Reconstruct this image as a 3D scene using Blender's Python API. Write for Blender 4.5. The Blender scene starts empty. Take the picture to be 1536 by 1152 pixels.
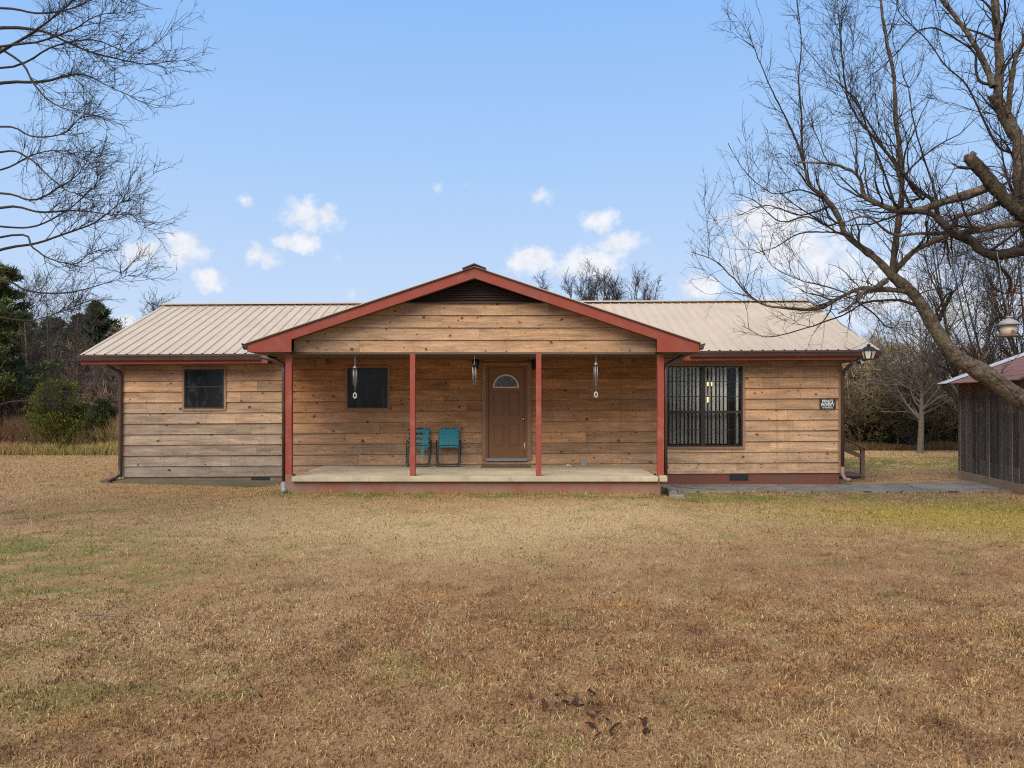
import bpy, math, random
import numpy as np
from mathutils import Vector, Matrix
random.seed(7)
rng = np.random.default_rng(11)
sc = bpy.context.scene
COL = sc.collection
F = 1200.0
CAMZ = 1.85
def W(x, y, D):
    return ((x-768)*D/F, D, CAMZ+(600-y)*D/F)
def WX(x, D): return (x-768)*D/F
def WZ(y, D): return CAMZ+(600-y)*D/F
def s2l(r, g, b):
    f = lambda c: ((c/255+.055)/1.055)**2.4 if c > 10 else c/255/12.92
    return (f(r), f(g), f(b))

# ------------------------------------------------------------------ node helpers
class G:
    def __init__(s, nt): s.nt = nt; s.n = nt.nodes; s.l = nt.links
    def set(s, sock, v):
        if isinstance(v, bpy.types.NodeSocket): s.l.new(v, sock)
        elif isinstance(v, bpy.types.Node): s.l.new(v.outputs[0], sock)
        elif isinstance(v, (tuple, list)) and len(v) == 3 and sock.type == 'RGBA': sock.default_value = (*v, 1)
        else: sock.default_value = v
    def add(s, t, props=None, **ins):
        nd = s.n.new(t)
        for k, v in (props or {}).items(): setattr(nd, k, v)
        for k, v in ins.items():
            key = int(k[1:]) if k[0] == '_' and k[1:].isdigit() else k.replace('_', ' ')
            s.set(nd.inputs[key], v)
        return nd
    def math(s, op, a, b=0.0, c=None, clamp=False):
        nd = s.n.new('ShaderNodeMath'); nd.operation = op; nd.use_clamp = clamp
        s.set(nd.inputs[0], a); s.set(nd.inputs[1], b)
        if c is not None: s.set(nd.inputs[2], c)
        return nd.outputs[0]
    def vm(s, op, a, b=None):
        nd = s.n.new('ShaderNodeVectorMath'); nd.operation = op
        s.set(nd.inputs[0], a)
        if b is not None: s.set(nd.inputs[1], b)
        return nd
    def mix(s, fac, a, b, blend='MIX'):
        nd = s.n.new('ShaderNodeMix'); nd.data_type = 'RGBA'; nd.blend_type = blend; nd.clamp_factor = True
        s.set(nd.inputs[0], fac); s.set(nd.inputs[6], a); s.set(nd.inputs[7], b)
        return nd.outputs[2]
    def ramp(s, v, lo, hi, a=0.0, b=1.0, smooth=False):
        nd = s.n.new('ShaderNodeMapRange')
        if smooth: nd.interpolation_type = 'SMOOTHSTEP'
        s.set(nd.inputs[0], v); s.set(nd.inputs[1], lo); s.set(nd.inputs[2], hi); s.set(nd.inputs[3], a); s.set(nd.inputs[4], b)
        return nd.outputs[0]
    def noise(s, vec, scale, detail=4, rough=.6, out=0):
        nd = s.n.new('ShaderNodeTexNoise')
        if vec is not None: s.set(nd.inputs['Vector'], vec)
        s.set(nd.inputs['Scale'], scale); s.set(nd.inputs['Detail'], detail); s.set(nd.inputs['Roughness'], rough)
        return nd.outputs[out]
    def pos(s, sx=1, sy=1, sz=1):
        g = s.n.new('ShaderNodeNewGeometry')
        return s.vm('MULTIPLY', g.outputs['Position'], (sx, sy, sz)).outputs[0]
    def attr(s, name):
        nd = s.n.new('ShaderNodeAttribute'); nd.attribute_name = name
        return nd

def material(name):
    m = bpy.data.materials.new(name); m.use_nodes = True
    nt = m.node_tree; nt.nodes.clear()
    g = G(nt)
    out = nt.nodes.new('ShaderNodeOutputMaterial')
    b = nt.nodes.new('ShaderNodeBsdfPrincipled')
    nt.links.new(b.outputs[0], out.inputs[0])
    return m, g, b, out

def simple(name, col, rough=.7, var=.25, scale=8, metal=0.0, bump=0.0, dirt=None, spec=.4, stretch=(1, 1, 1)):
    m, g, b, out = material(name)
    p = g.pos(*stretch)
    n = g.noise(p, scale, 5)
    n2 = g.noise(p, scale*.13, 3)
    v = g.math('MULTIPLY_ADD', n, var*1.6, 1-var*.8)
    v = g.math('MULTIPLY', v, g.math('MULTIPLY_ADD', n2, var*1.2, 1-var*.6))
    c = g.mix(1.0, col, g.add('ShaderNodeCombineColor', _0=v, _1=v, _2=v).outputs[0], 'MULTIPLY')
    if dirt:
        d = g.ramp(g.noise(g.pos(), 3.1, 6, .7), .5, .72)
        c = g.mix(g.math('MULTIPLY', d, dirt[1]), c, dirt[0])
    g.set(b.inputs['Base Color'], c)
    g.set(b.inputs['Roughness'], rough); g.set(b.inputs['Metallic'], metal)
    b.inputs['Specular IOR Level'].default_value = spec
    if bump:
        bp = g.add('ShaderNodeBump', Height=n, Strength=bump, Distance=.02)
        g.set(b.inputs['Normal'], bp.outputs[0])
    return m

def siding_mat(name, vertical=False, knots=True):
    m, g, b, out = material(name)
    at = g.attr('bcol'); rnd = at.outputs['Alpha']
    p0 = g.pos()
    off = g.math('MULTIPLY', rnd, 37.0)
    sep = g.add('ShaderNodeSeparateXYZ', Vector=p0)
    if vertical:
        u = g.math('ADD', sep.outputs[0], sep.outputs[1]); w = sep.outputs[2]
        long_, cross = w, u
    else:
        long_ = g.math('ADD', sep.outputs[0], sep.outputs[1]); cross = sep.outputs[2]
    la = g.math('ADD', long_, off)
    gv = g.add('ShaderNodeCombineXYZ', X=g.math('MULTIPLY', la, .9), Y=g.math('MULTIPLY', cross, 30.0), Z=off)
    warp = g.noise(g.add('ShaderNodeCombineXYZ', X=la, Y=g.math('MULTIPLY', cross, 3.0), Z=off).outputs[0], 2.2, 2)
    gv2 = g.vm('ADD', gv.outputs[0], g.add('ShaderNodeCombineXYZ', X=0.0, Y=g.math('MULTIPLY', warp, 5.0), Z=0.0).outputs[0]).outputs[0]
    grain = g.noise(gv2, 1.0, 6, .7)
    blot = g.noise(g.add('ShaderNodeCombineXYZ', X=g.math('MULTIPLY', la, 1.3), Y=g.math('MULTIPLY', cross, 5.0), Z=off).outputs[0], 1.0, 4, .65)
    v = g.math('MULTIPLY_ADD', grain, 1.7, .15)
    v = g.math('MULTIPLY', v, g.math('MULTIPLY_ADD', blot, 1.5, .25))
    c = g.mix(1.0, at.outputs['Color'], g.add('ShaderNodeCombineColor', _0=v, _1=v, _2=v).outputs[0], 'MULTIPLY')
    # silvered patches
    gr = g.ramp(g.noise(g.add('ShaderNodeCombineXYZ', X=g.math('MULTIPLY', la, .8), Y=g.math('MULTIPLY', cross, 2.4), Z=1.0).outputs[0], 1.0, 6, .75), .5, .75)
    c = g.mix(g.math('MULTIPLY', gr, .22), c, (.42, .36, .30))
    # rain streaks running down the wall and splash dirt near the ground
    rs = g.noise(g.pos(7.0, 7.0, .45), 1.3, 5, .7)
    c = g.mix(g.math('MULTIPLY', g.ramp(rs, .54, .74), .38), c, (.14, .10, .07))
    if not vertical:
        sp_ = g.math('MULTIPLY', g.ramp(sep.outputs[2], .95, .25), g.ramp(g.noise(g.pos(), 5, 5, .7), .4, .65))
        c = g.mix(g.math('MULTIPLY', sp_, .4), c, (.17, .125, .09))
    fine = g.noise(g.pos(), 60, 3, .7)
    fv = g.math('MULTIPLY_ADD', fine, .9, .55)
    c = g.mix(1.0, c, g.add('ShaderNodeCombineColor', _0=fv, _1=fv, _2=fv).outputs[0], 'MULTIPLY')
    if knots:
        kd = g.noise(g.pos(1, 1, .6), 16.0, 4, .7, out=1)
        for sc_, mx, th in ((2.6, .10, .35), (5.2, .10, .50)):
            kv = g.add('ShaderNodeCombineXYZ', X=g.math('ADD', la, sc_), Y=g.math('MULTIPLY', cross, 1.25), Z=0.0)
            kv = g.vm('ADD', kv.outputs[0], g.vm('MULTIPLY', kd, (.13, .10, 0)).outputs[0])
            vo = g.add('ShaderNodeTexVoronoi', {'voronoi_dimensions': '2D'}, Vector=kv.outputs[0], Scale=sc_)
            sepc = g.add('ShaderNodeSeparateColor', _0=vo.outputs['Color'])
            thr = g.math('MULTIPLY', g.math('SUBTRACT', sepc.outputs[0], th, clamp=True), mx/(1-th))
            k = g.math('SUBTRACT', thr, vo.outputs['Distance'])
            halo = g.ramp(k, -.07, .0)
            c = g.mix(g.math('MULTIPLY', g.math('MULTIPLY', halo, .35), g.ramp(thr, .0, .03)), c, (.22, .10, .04))
            core = g.math('MULTIPLY', g.ramp(k, -.004, .018), g.ramp(thr, .012, .03))
            c = g.mix(g.math('MULTIPLY', core, .8), c, (.05, .022, .010))
    g.set(b.inputs['Base Color'], c)
    b.inputs['Roughness'].default_value = .85
    b.inputs['Specular IOR Level'].default_value = .25
    bp = g.add('ShaderNodeBump', Height=grain, Strength=.35, Distance=.006)
    g.set(b.inputs['Normal'], bp.outputs[0])
    return m

M = {}
M['siding'] = siding_mat('weathered knotty siding')
M['barnwood'] = siding_mat('old barn boards', vertical=True, knots=False)
M['red'] = simple('dull red paint', (.235, .042, .022), .65, .22, 6, bump=.15, dirt=((.17, .10, .07), .6))
M['redpost'] = simple('red post paint', (.265, .050, .028), .6, .25, 9, bump=.15, dirt=((.45, .2, .14), .4), stretch=(1, 1, .4))
M['brown'] = simple('dark brown gutter enamel', (.075, .045, .036), .38, .3, 5, dirt=((.13, .09, .07), .5), stretch=(.3, 1, 1))
M['soffit'] = simple('brown soffit board', (.11, .075, .055), .8, .3, 5)
M['trimwood'] = simple('raw trim board', (.27, .16, .09), .8, .3, 7, bump=.2)
M['trimlight'] = simple('weathered trim board', (.40, .29, .20), .8, .3, 7, bump=.2)
M['doorpaint'] = simple('tan brown door paint', (.20, .088, .032), .5, .12, 2.2)
M['frameDark'] = simple('bronze window frame', (.028, .024, .022), .45, .2, 5)
M['brass'] = simple('polished brass', (.75, .52, .18), .25, .1, 5, metal=1.0)
M['cream'] = simple('cream plastic', (.62, .52, .38), .5, .1, 10)
M['chip'] = simple('bare chipped patch', (.66, .62, .54), .7, .15, 10)
M['blackmetal'] = simple('black iron', (.015, .016, .017), .45, .3, 12)
M['blacktube'] = simple('dark green black tubing', (.012, .018, .02), .35, .2, 12)
M['teal'] = simple('teal webbing', (.015, .22, .25), .55, .25, 30, stretch=(1, 1, 1))
M['alum'] = simple('brushed aluminium', (.30, .295, .29), .5, .2, 15, metal=.85)
M['white'] = simple('white paint', (.75, .74, .70), .6, .15, 10)
M['sail'] = simple('weathered sail disc', (.42, .40, .36), .6, .3, 30)
M['blind'] = simple('off white vinyl blind', (.86, .85, .80), .6, .15, 4)
M['hose'] = simple('black rubber hose', (.02, .022, .024), .4, .2, 10)
M['hosegrey'] = simple('grey rubber hose', (.33, .33, .34), .4, .2, 10)
M['oldwood'] = simple('grey brown deck lumber', (.15, .10, .075), .85, .4, 6, bump=.3)
M['splash'] = simple('pale downspout elbow', (.26, .16, .12), .6, .3, 8)
M['signblack'] = simple('black sign enamel', (.022, .026, .03), .5, .15, 8)
M['signwhite'] = simple('white sign lettering', (.78, .78, .76), .6, .1, 8)
M['vent'] = simple('dark louvre paint', (.050, .030, .024), .7, .3, 8)
M['iron'] = simple('foundation vent iron', (.022, .024, .026), .6, .3, 12)
M['leafbrown'] = simple('dry brown leaf', (.16, .075, .035), .8, .5, 14)
M['ridge'] = simple('beige ridge metal', (.46, .39, .29), .5, .2, 5)
M['ridgedark'] = simple('dark brown ridge metal', (.10, .065, .045), .8, .2, 5)  # dark brown of the ridge closures and porch ridge cap
M['whitemetal'] = simple('pale galvanised edge', (.36, .38, .39), .5, .3, 6, dirt=((.22, .15, .12), .6))
M['dark'] = simple('dark interior board', (.035, .032, .03), .9, .2, 2)
M['feeder'] = simple('clear seed tube', (.50, .42, .30), .35, .3, 16, stretch=(6, 6, 1))
M['lampglass'] = simple('frosted lantern panel', (.62, .58, .46), .35, .15, 14)
M['greymetal'] = simple('grey painted metal', (.25, .25, .24), .5, .3, 9)
M['stone'] = simple('tan block footing', (.27, .19, .12), .9, .4, 10, bump=.4)

def roof_mat(name, base, streak, rust=False, ribs=None):
    m, g, b, out = material(name)
    p = g.pos()
    n1 = g.noise(g.pos(3.0, .35, .35), 2.2, 5, .65)
    n2 = g.noise(p, 1.1, 4, .6)
    n3 = g.noise(g.pos(14, .6, .6), 1.6, 4, .7)
    v = g.math('MULTIPLY_ADD', n1, .35, .82)
    c = g.mix(1.0, base, g.add('ShaderNodeCombineColor', _0=v, _1=v, _2=v).outputs[0], 'MULTIPLY')
    sx = g.add('ShaderNodeSeparateXYZ', Vector=p)
    left = g.ramp(sx.outputs[0], -1.5, -4.5, .08, 1.0)
    st = g.math('MULTIPLY', g.ramp(n3, .56, .74), left) if not rust else g.ramp(n3, .42, .62)
    c = g.mix(g.math('MULTIPLY', st, .45 if not rust else .75), c, streak)
    c = g.mix(g.math('MULTIPLY', g.ramp(n2, .5, .75), .25), c, tuple(x*.62 for x in base))
    if ribs is not None:
        fr = g.math('FRACT', g.math('DIVIDE', g.math('SUBTRACT', sx.outputs[0], ribs), .2286))
        d1 = g.ramp(g.math('ABSOLUTE', g.math('SUBTRACT', g.math('ABSOLUTE', g.math('SUBTRACT', fr, .11)), .125)), .035, .015)
        nn = g.ramp(g.noise(g.pos(2, 1, 1), 1.5, 4, .6), .3, .6, .45, 1.0)
        c = g.mix(g.math('MULTIPLY', g.math('MULTIPLY', d1, nn), .55), c, (.20, .15, .11))
    g.set(b.inputs['Base Color'], c)
    b.inputs['Roughness'].default_value = .55; b.inputs['Metallic'].default_value = .0
    b.inputs['Specular IOR Level'].default_value = .35
    return m
M['roof'] = roof_mat('beige ribbed steel', (.50, .40, .275), (.17, .11, .08), ribs=WX(120, 16.98)+.06)
M['proof'] = roof_mat('beige porch steel', (.50, .40, .275), (.17, .11, .08))
M['rust'] = roof_mat('rusty corrugated roof', (.20, .105, .075), (.12, .040, .024), True)

def concrete_mat(name, base, stain, moss=(.09, .10, .05), cracks=0):
    m, g, b, out = material(name)
    p = g.pos()
    n1 = g.noise(p, 1.4, 6, .65); n2 = g.noise(p, 24, 4, .7); n3 = g.noise(p, 3.2, 5, .7)
    v = g.math('MULTIPLY_ADD', n2, .5, .75)
    c = g.mix(1.0, base, g.add('ShaderNodeCombineColor', _0=v, _1=v, _2=v).outputs[0], 'MULTIPLY')
    c = g.mix(g.math('MULTIPLY', g.ramp(n1, .38, .6), .85), c, stain)
    c = g.mix(g.math('MULTIPLY', g.ramp(n3, .58, .75), .45), c, moss)
    if cracks:
        vo = g.add('ShaderNodeTexVoronoi', {'feature': 'DISTANCE_TO_EDGE'}, Vector=g.vm('ADD', p, g.vm('MULTIPLY', g.noise(p, 2, 4, .6, out=1), (.5, .5, 0)).outputs[0]).outputs[0], Scale=.8)
        c = g.mix(g.ramp(vo.outputs['Distance'], .012, .004), c, (.05, .045, .035))
    g.set(b.inputs['Base Color'], c); b.inputs['Roughness'].default_value = .9
    b.inputs['Specular IOR Level'].default_value = .25
    g.set(b.inputs['Normal'], g.add('ShaderNodeBump', Height=n2, Strength=.3, Distance=.01).outputs[0])
    return m
M['slab'] = concrete_mat('porch concrete', (.50, .425, .285), (.36, .30, .205))
M['path'] = concrete_mat('walk concrete', (.23, .205, .165), (.14, .125, .10), cracks=1)
M['redblock'] = concrete_mat('painted masonry footing', (.24, .088, .055), (.24, .16, .11), (.16, .12, .075))
M['redblock2'] = concrete_mat('painted masonry dark', (.17, .06, .045), (.13, .07, .05), (.10, .07, .05))
M['leftfound'] = concrete_mat('stained masonry', (.22, .14, .10), (.15, .10, .07), (.10, .09, .05))
M['footing'] = concrete_mat('mossy footing', (.13, .105, .075), (.085, .075, .045))

# dark window pane
def pane_mat(name, tint, mixv):
    m, g, b, out = material(name)
    g.n.remove(b)
    tr = g.add('ShaderNodeBsdfTransparent', Color=tint)
    gl = g.add('ShaderNodeBsdfGlossy', Color=(1, 1, 1), Roughness=.04)
    fr = g.add('ShaderNodeFresnel', IOR=1.26)
    df = g.add('ShaderNodeBsdfDiffuse', Color=(.03, .032, .033))
    mx0 = g.add('ShaderNodeMixShader', _0=mixv, _1=tr.outputs[0], _2=df.outputs[0])
    mx = g.add('ShaderNodeMixShader', _0=fr.outputs[0], _1=mx0.outputs[0], _2=gl.outputs[0])
    g.l.new(mx.outputs[0], out.inputs[0])
    return m
M['glass'] = pane_mat('window glass', (.96, .97, .96, 1), .0)
M['screened'] = pane_mat('glass behind insect screen', (.84, .84, .84, 1), .08)
def smallpane():
    m, g, b, out = material('dark pane with painted reflections')
    n = g.noise(g.pos(2.5, 1, 1.1), 2.6, 6, .75)
    g.set(b.inputs['Base Color'], g.mix(g.ramp(n, .5, .75), (.011, .012, .013), (.075, .070, .064)))  # pale noise in the pane colour stands for reflected trees
    b.inputs['Roughness'].default_value = .12
    b.inputs['Specular IOR Level'].default_value = .18
    return m
M['darkpane'] = smallpane()
def emit(name, col, st):
    m, g, b, out = material(name)
    g.set(b.inputs['Base Color'], col); g.set(b.inputs['Emission Color'], col); b.inputs['Emission Strength'].default_value = st
    return m
M['bulb'] = emit('lit lamp shade', (1.0, .62, .22), 2.2)
def fan_mat():
    m, g, b, out = material('leaded fanlight glass')
    vo = g.add('ShaderNodeTexVoronoi', {'feature': 'DISTANCE_TO_EDGE'}, Vector=g.pos(1, 1, 1), Scale=16.0)
    g.set(b.inputs['Base Color'], g.mix(g.ramp(vo.outputs['Distance'], .05, .12), (.15, .14, .12), (.025, .03, .028)))
    b.inputs['Roughness'].default_value = .25
    return m
M['fanlight'] = fan_mat()

def bark_mat(name, base, dark, moss=None):
    m, g, b, out = material(name)
    n = g.noise(g.pos(), 14, 5, .7); n2 = g.noise(g.pos(), 2.4, 4, .6)
    c = g.mix(g.ramp(n, .35, .65), dark, base)
    if moss: c = g.mix(g.math('MULTIPLY', g.ramp(n2, .48, .64), .6), c, moss)
    g.set(b.inputs['Base Color'], c); b.inputs['Roughness'].default_value = .9
    b.inputs['Specular IOR Level'].default_value = .2
    n3 = g.noise(g.pos(), 38, 5, .75)
    c = g.mix(g.ramp(n3, .42, .62, .0, .75), c, dark)
    g.set(b.inputs['Base Color'], c)
    g.set(b.inputs['Normal'], g.add('ShaderNodeBump', Height=g.math('ADD', n, g.math('MULTIPLY', n3, .5)), Strength=1.0, Distance=.035).outputs[0])
    return m
M['bark'] = bark_mat('rough grey brown bark', (.23, .175, .13), (.032, .022, .016), (.17, .16, .09))
M['limb'] = bark_mat('dark limb bark', (.062, .046, .036), (.024, .017, .013), (.07, .06, .04))
M['twig'] = bark_mat('thin grey twigs', (.085, .066, .053), (.045, .034, .028))
M['twigdark'] = bark_mat('thin dark twigs', (.078, .062, .052), (.042, .033, .028))
M['palebark'] = bark_mat('pale bark', (.22, .19, .15), (.11, .09, .07))
M['evbark'] = bark_mat('evergreen bark', (.10, .075, .055), (.04, .03, .022))

def attr_mat(name, rough=.85, trans=0.0, noise=0.0):
    m, g, b, out = material(name)
    at = g.attr('bcol')
    c = at.outputs['Color']
    if noise:
        v = g.math('MULTIPLY_ADD', g.noise(g.pos(), 45, 4, .75), noise*2, 1-noise)
        v2 = g.math('MULTIPLY_ADD', g.noise(g.pos(), 7, 4, .7), noise, 1-noise*.5)
        v = g.math('MULTIPLY', v, v2)
        c = g.mix(1.0, c, g.add('ShaderNodeCombineColor', _0=v, _1=v, _2=v).outputs[0], 'MULTIPLY')
        g.set(b.inputs['Normal'], g.add('ShaderNodeBump', Height=g.noise(g.pos(), 30, 5, .75), Strength=.6, Distance=.03).outputs[0])
    g.set(b.inputs['Base Color'], c); b.inputs['Roughness'].default_value = rough
    b.inputs['Specular IOR Level'].default_value = .2
    if trans:
        tl = g.add('ShaderNodeBsdfTranslucent', Color=c)
        mx = g.add('ShaderNodeMixShader', _0=trans, _1=b.outputs[0], _2=tl.outputs[0])
        g.l.new(mx.outputs[0], out.inputs[0])
    return m
M['ground'] = attr_mat('dormant lawn soil', noise=.45)
M['grass'] = attr_mat('dormant grass blades', .8, .25)
M['leaf'] = attr_mat('foliage', .75, .2)
M['brush'] = attr_mat('brush stems', .9)

# ------------------------------------------------------------------ object helpers
def tag(o, label=None, cat=None, group=None, kind=None):
    if label: o['label'] = label
    if cat: o['category'] = cat
    if group: o['group'] = group
    if kind: o['kind'] = kind
    return o
def empty(name, loc=(0, 0, 0), label=None, cat=None, group=None, parent=None):
    o = bpy.data.objects.new(name, None); COL.objects.link(o); o.location = loc
    o.empty_display_size = .1
    if parent: o.parent = parent
    return tag(o, label, cat, group)
def rootloc(o):
    v = Vector((0, 0, 0))
    while o is not None:
        v += o.location; o = o.parent
    return v

class MB:
    """collects shapes in world coordinates; build() links them as one mesh"""
    def __init__(s): s.v = []; s.f = []; s.c = []; s.smooth = []
    def _add(s, vs, fs, col=(1, 1, 1, 1), sm=False):
        n = len(s.v); s.v += [tuple(v) for v in vs]; s.f += [tuple(i+n for i in f) for f in fs]
        s.c += [col]*len(vs); s.smooth += [sm]*len(fs)
    def box(s, x0, x1, y0, y1, z0, z1, col=(1, 1, 1, 1)):
        x0, x1 = sorted((x0, x1)); y0, y1 = sorted((y0, y1)); z0, z1 = sorted((z0, z1))
        vs = [(x, y, z) for z in (z0, z1) for y in (y0, y1) for x in (x0, x1)]
        s._add(vs, [(0, 2, 3, 1), (4, 5, 7, 6), (0, 1, 5, 4), (2, 6, 7, 3), (0, 4, 6, 2), (1, 3, 7, 5)], col); return s
    def prism(s, poly, y0, y1, col=(1, 1, 1, 1)):
        """poly in (x,z), counter-clockwise seen from -Y; extruded y0..y1"""
        n = len(poly)
        vs = [(x, y0, z) for x, z in poly]+[(x, y1, z) for x, z in poly]
        fs = [tuple(range(n)), tuple(range(2*n-1, n-1, -1))]
        for i in range(n):
            j = (i+1) % n; fs.append((j, i, i+n, j+n))
        s._add(vs, fs, col); return s
    def obox(s, a, b, w, h, up=(0, 0, 1), col=(1, 1, 1, 1)):
        """bar from a to b, width w (sideways), height h (along up)"""
        a = Vector(a); b = Vector(b); d = (b-a).normalized(); up = Vector(up)
        side = d.cross(up).normalized(); u2 = side.cross(d).normalized()
        vs = []
        for p in (a, b):
            for (i, j) in ((-1, -1), (1, -1), (1, 1), (-1, 1)):
                vs.append(p+side*(i*w/2)+u2*(j*h/2))
        s._add(vs, [(0, 1, 2, 3), (7, 6, 5, 4), (0, 4, 5, 1), (1, 5, 6, 2), (2, 6, 7, 3), (3, 7, 4, 0)], col); return s
    def tube(s, pts, r, n=8, closed=False, col=(1, 1, 1, 1)):
        pts = [Vector(p) for p in pts]; k = len(pts)
        rs = r if isinstance(r, (list, tuple)) else [r]*k
        vs = []; prev = None
        for i, p in enumerate(pts):
            a = pts[(i-1) % k] if (closed or i > 0) else p
            b = pts[(i+1) % k] if (closed or i < k-1) else p
            t = (b-a).normalized()
            if prev is None:
                ref = Vector((0, 0, 1)) if abs(t.z) < .9 else Vector((1, 0, 0))
                u = t.cross(ref).normalized()
            else:
                u = (prev-t*prev.dot(t)).normalized()
            prev = u; w = t.cross(u)
            for j in range(n):
                an = 2*math.pi*j/n
                vs.append(p+(u*math.cos(an)+w*math.sin(an))*rs[i])
        fs = []
        for i in range(k if closed else k-1):
            i2 = (i+1) % k
            for j in range(n):
                j2 = (j+1) % n
                fs.append((i*n+j, i*n+j2, i2*n+j2, i2*n+j))
        if not closed:
            fs.append(tuple(range(n-1, -1, -1))); fs.append(tuple((k-1)*n+j for j in range(n)))
        s._add(vs, fs, col, True); return s
    def lathe(s, cx, cy, prof, n=12, rot=0.0, smooth=True):
        """prof: (radius, z) bottom to top"""
        vs = []; k = len(prof)
        for r, z in prof:
            for j in range(n):
                a = 2*math.pi*j/n+rot
                vs.append((cx+r*math.cos(a), cy+r*math.sin(a), z))
        fs = [(i*n+j, i*n+(j+1) % n, (i+1)*n+(j+1) % n, (i+1)*n+j) for i in range(k-1) for j in range(n)]
        fs.append(tuple(range(n-1, -1, -1))); fs.append(tuple((k-1)*n+j for j in range(n)))
        s._add(vs, fs, (1, 1, 1, 1), smooth); return s
    def build(s, name, m, parent=None, shear=0.0, bevel=0.0, attr=False):
        off = rootloc(parent) if parent else Vector((0, 0, 0))
        me = bpy.data.meshes.new(name)
        me.from_pydata([(x-off.x, y-off.y, z+shear*x-off.z) for x, y, z in s.v], [], s.f)
        me.polygons.foreach_set('use_smooth', s.smooth)
        if attr:
            a = me.attributes.new('bcol', 'FLOAT_COLOR', 'POINT')
            a.data.foreach_set('color', [c for q in s.c for c in q])
        me.update()
        me.materials.append(m)
        o = bpy.data.objects.new(name, me); COL.objects.link(o)
        if parent: o.parent = parent
        if bevel:
            md = o.modifiers.new('edge', 'BEVEL'); md.width = bevel; md.segments = 2; md.limit_method = 'ANGLE'
        return o

def npmesh(name, m, parts, parent=None, smooth=True, off=None):
    """parts: list of (verts Nx3, faces Mxk, colours Nx4 or None) arrays, joined as one mesh"""
    V = []; LI = []; LS = []; C = []; nv = 0; nl = 0; hascol = any(p[2] is not None for p in parts)
    for v, f, c in parts:
        if len(v) == 0: continue
        V.append(v.reshape(-1, 3))
        fk = f.shape[1]
        LI.append((f+nv).ravel()); LS.append(nl+np.arange(len(f))*fk)
        nl += f.size; nv += len(V[-1])
        if hascol: C.append(c if c is not None else np.ones((len(V[-1]), 4)))
    V = np.concatenate(V).astype(np.float32); LI = np.concatenate(LI).astype(np.int32); LS = np.concatenate(LS).astype(np.int32)
    o_ = rootloc(parent) if parent else Vector((0, 0, 0))
    V = V-np.array(o_, dtype=np.float32)
    me = bpy.data.meshes.new(name)
    me.vertices.add(len(V)); me.vertices.foreach_set('co', V.ravel())
    me.loops.add(len(LI)); me.loops.foreach_set('vertex_index', LI)
    me.polygons.add(len(LS)); me.polygons.foreach_set('loop_start', LS)
    me.polygons.foreach_set('use_smooth', np.full(len(LS), smooth))
    if hascol:
        a = me.attributes.new('bcol', 'FLOAT_COLOR', 'POINT')
        a.data.foreach_set('color', np.concatenate(C).astype(np.float32).ravel())
    me.update(calc_edges=True); me.validate()
    me.materials.append(m)
    o = bpy.data.objects.new(name, me); COL.objects.link(o)
    if parent: o.parent = parent
    return o

# ------------------------------------------------------------------ value noise (numpy)
_perm = rng.random((256, 256))
def vnoise(x, y, s=1.0, seed=0):
    x = x*s+seed*17.3; y = y*s+seed*9.1
    xi = np.floor(x).astype(int); yi = np.floor(y).astype(int); fx = x-xi; fy = y-yi
    fx = fx*fx*(3-2*fx); fy = fy*fy*(3-2*fy)
    g = lambda a, b: _perm[a % 256, b % 256]
    return (g(xi, yi)*(1-fx)+g(xi+1, yi)*fx)*(1-fy)+(g(xi, yi+1)*(1-fx)+g(xi+1, yi+1)*fx)*fy
def fbm(x, y, s=1.0, o=4, seed=0):
    r = 0; a = .5; t = 0
    for i in range(o):
        r = r+a*vnoise(x, y, s*2**i, seed+i); t += a; a *= .55
    return r/t

# ================================================================== CAMERA, LIGHT, SKY
cam = bpy.data.cameras.new('camera'); co = bpy.data.objects.new('camera', cam); COL.objects.link(co)
co.location = (0, 0, CAMZ); co.rotation_euler = (math.radians(90), 0, 0)
cam.sensor_width = 36; cam.lens = 36*F/1536; cam.shift_y = 24/1536; cam.clip_end = 3000; cam.clip_start = .05
sc.camera = co
SUN_EL = math.radians(45); SUN_AZ = math.radians(205)   # azimuth clockwise from +Y (behind the camera, slightly left)
sd = Vector((math.sin(SUN_AZ)*math.cos(SUN_EL), math.cos(SUN_AZ)*math.cos(SUN_EL), math.sin(SUN_EL)))
sun = bpy.data.lights.new('sun', 'SUN'); so = bpy.data.objects.new('sun', sun); COL.objects.link(so)
so.rotation_euler = sd.to_track_quat('Z', 'Y').to_euler(); so.location = (0, 0, 20)
sun.energy = 4.9; sun.angle = math.radians(46); sun.color = (1.0, .88, .72)
world = bpy.data.worlds.new('World'); sc.world = world; world.use_nodes = True
wg = G(world.node_tree); wg.n.clear()
wo = wg.n.new('ShaderNodeOutputWorld'); bg = wg.n.new('ShaderNodeBackground'); wg.l.new(bg.outputs[0], wo.inputs[0])
sky = wg.n.new('ShaderNodeTexSky'); sky.sky_type = 'NISHITA'; sky.sun_disc = False
sky.sun_elevation = SUN_EL; sky.sun_rotation = SUN_AZ; sky.air_density = 1.0; sky.dust_density = .6; sky.ozone_density = 1.5
tc = wg.n.new('ShaderNodeTexCoord')
sx = wg.add('ShaderNodeSeparateXYZ', Vector=tc.outputs['Generated'])
el = sx.outputs[2]
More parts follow.
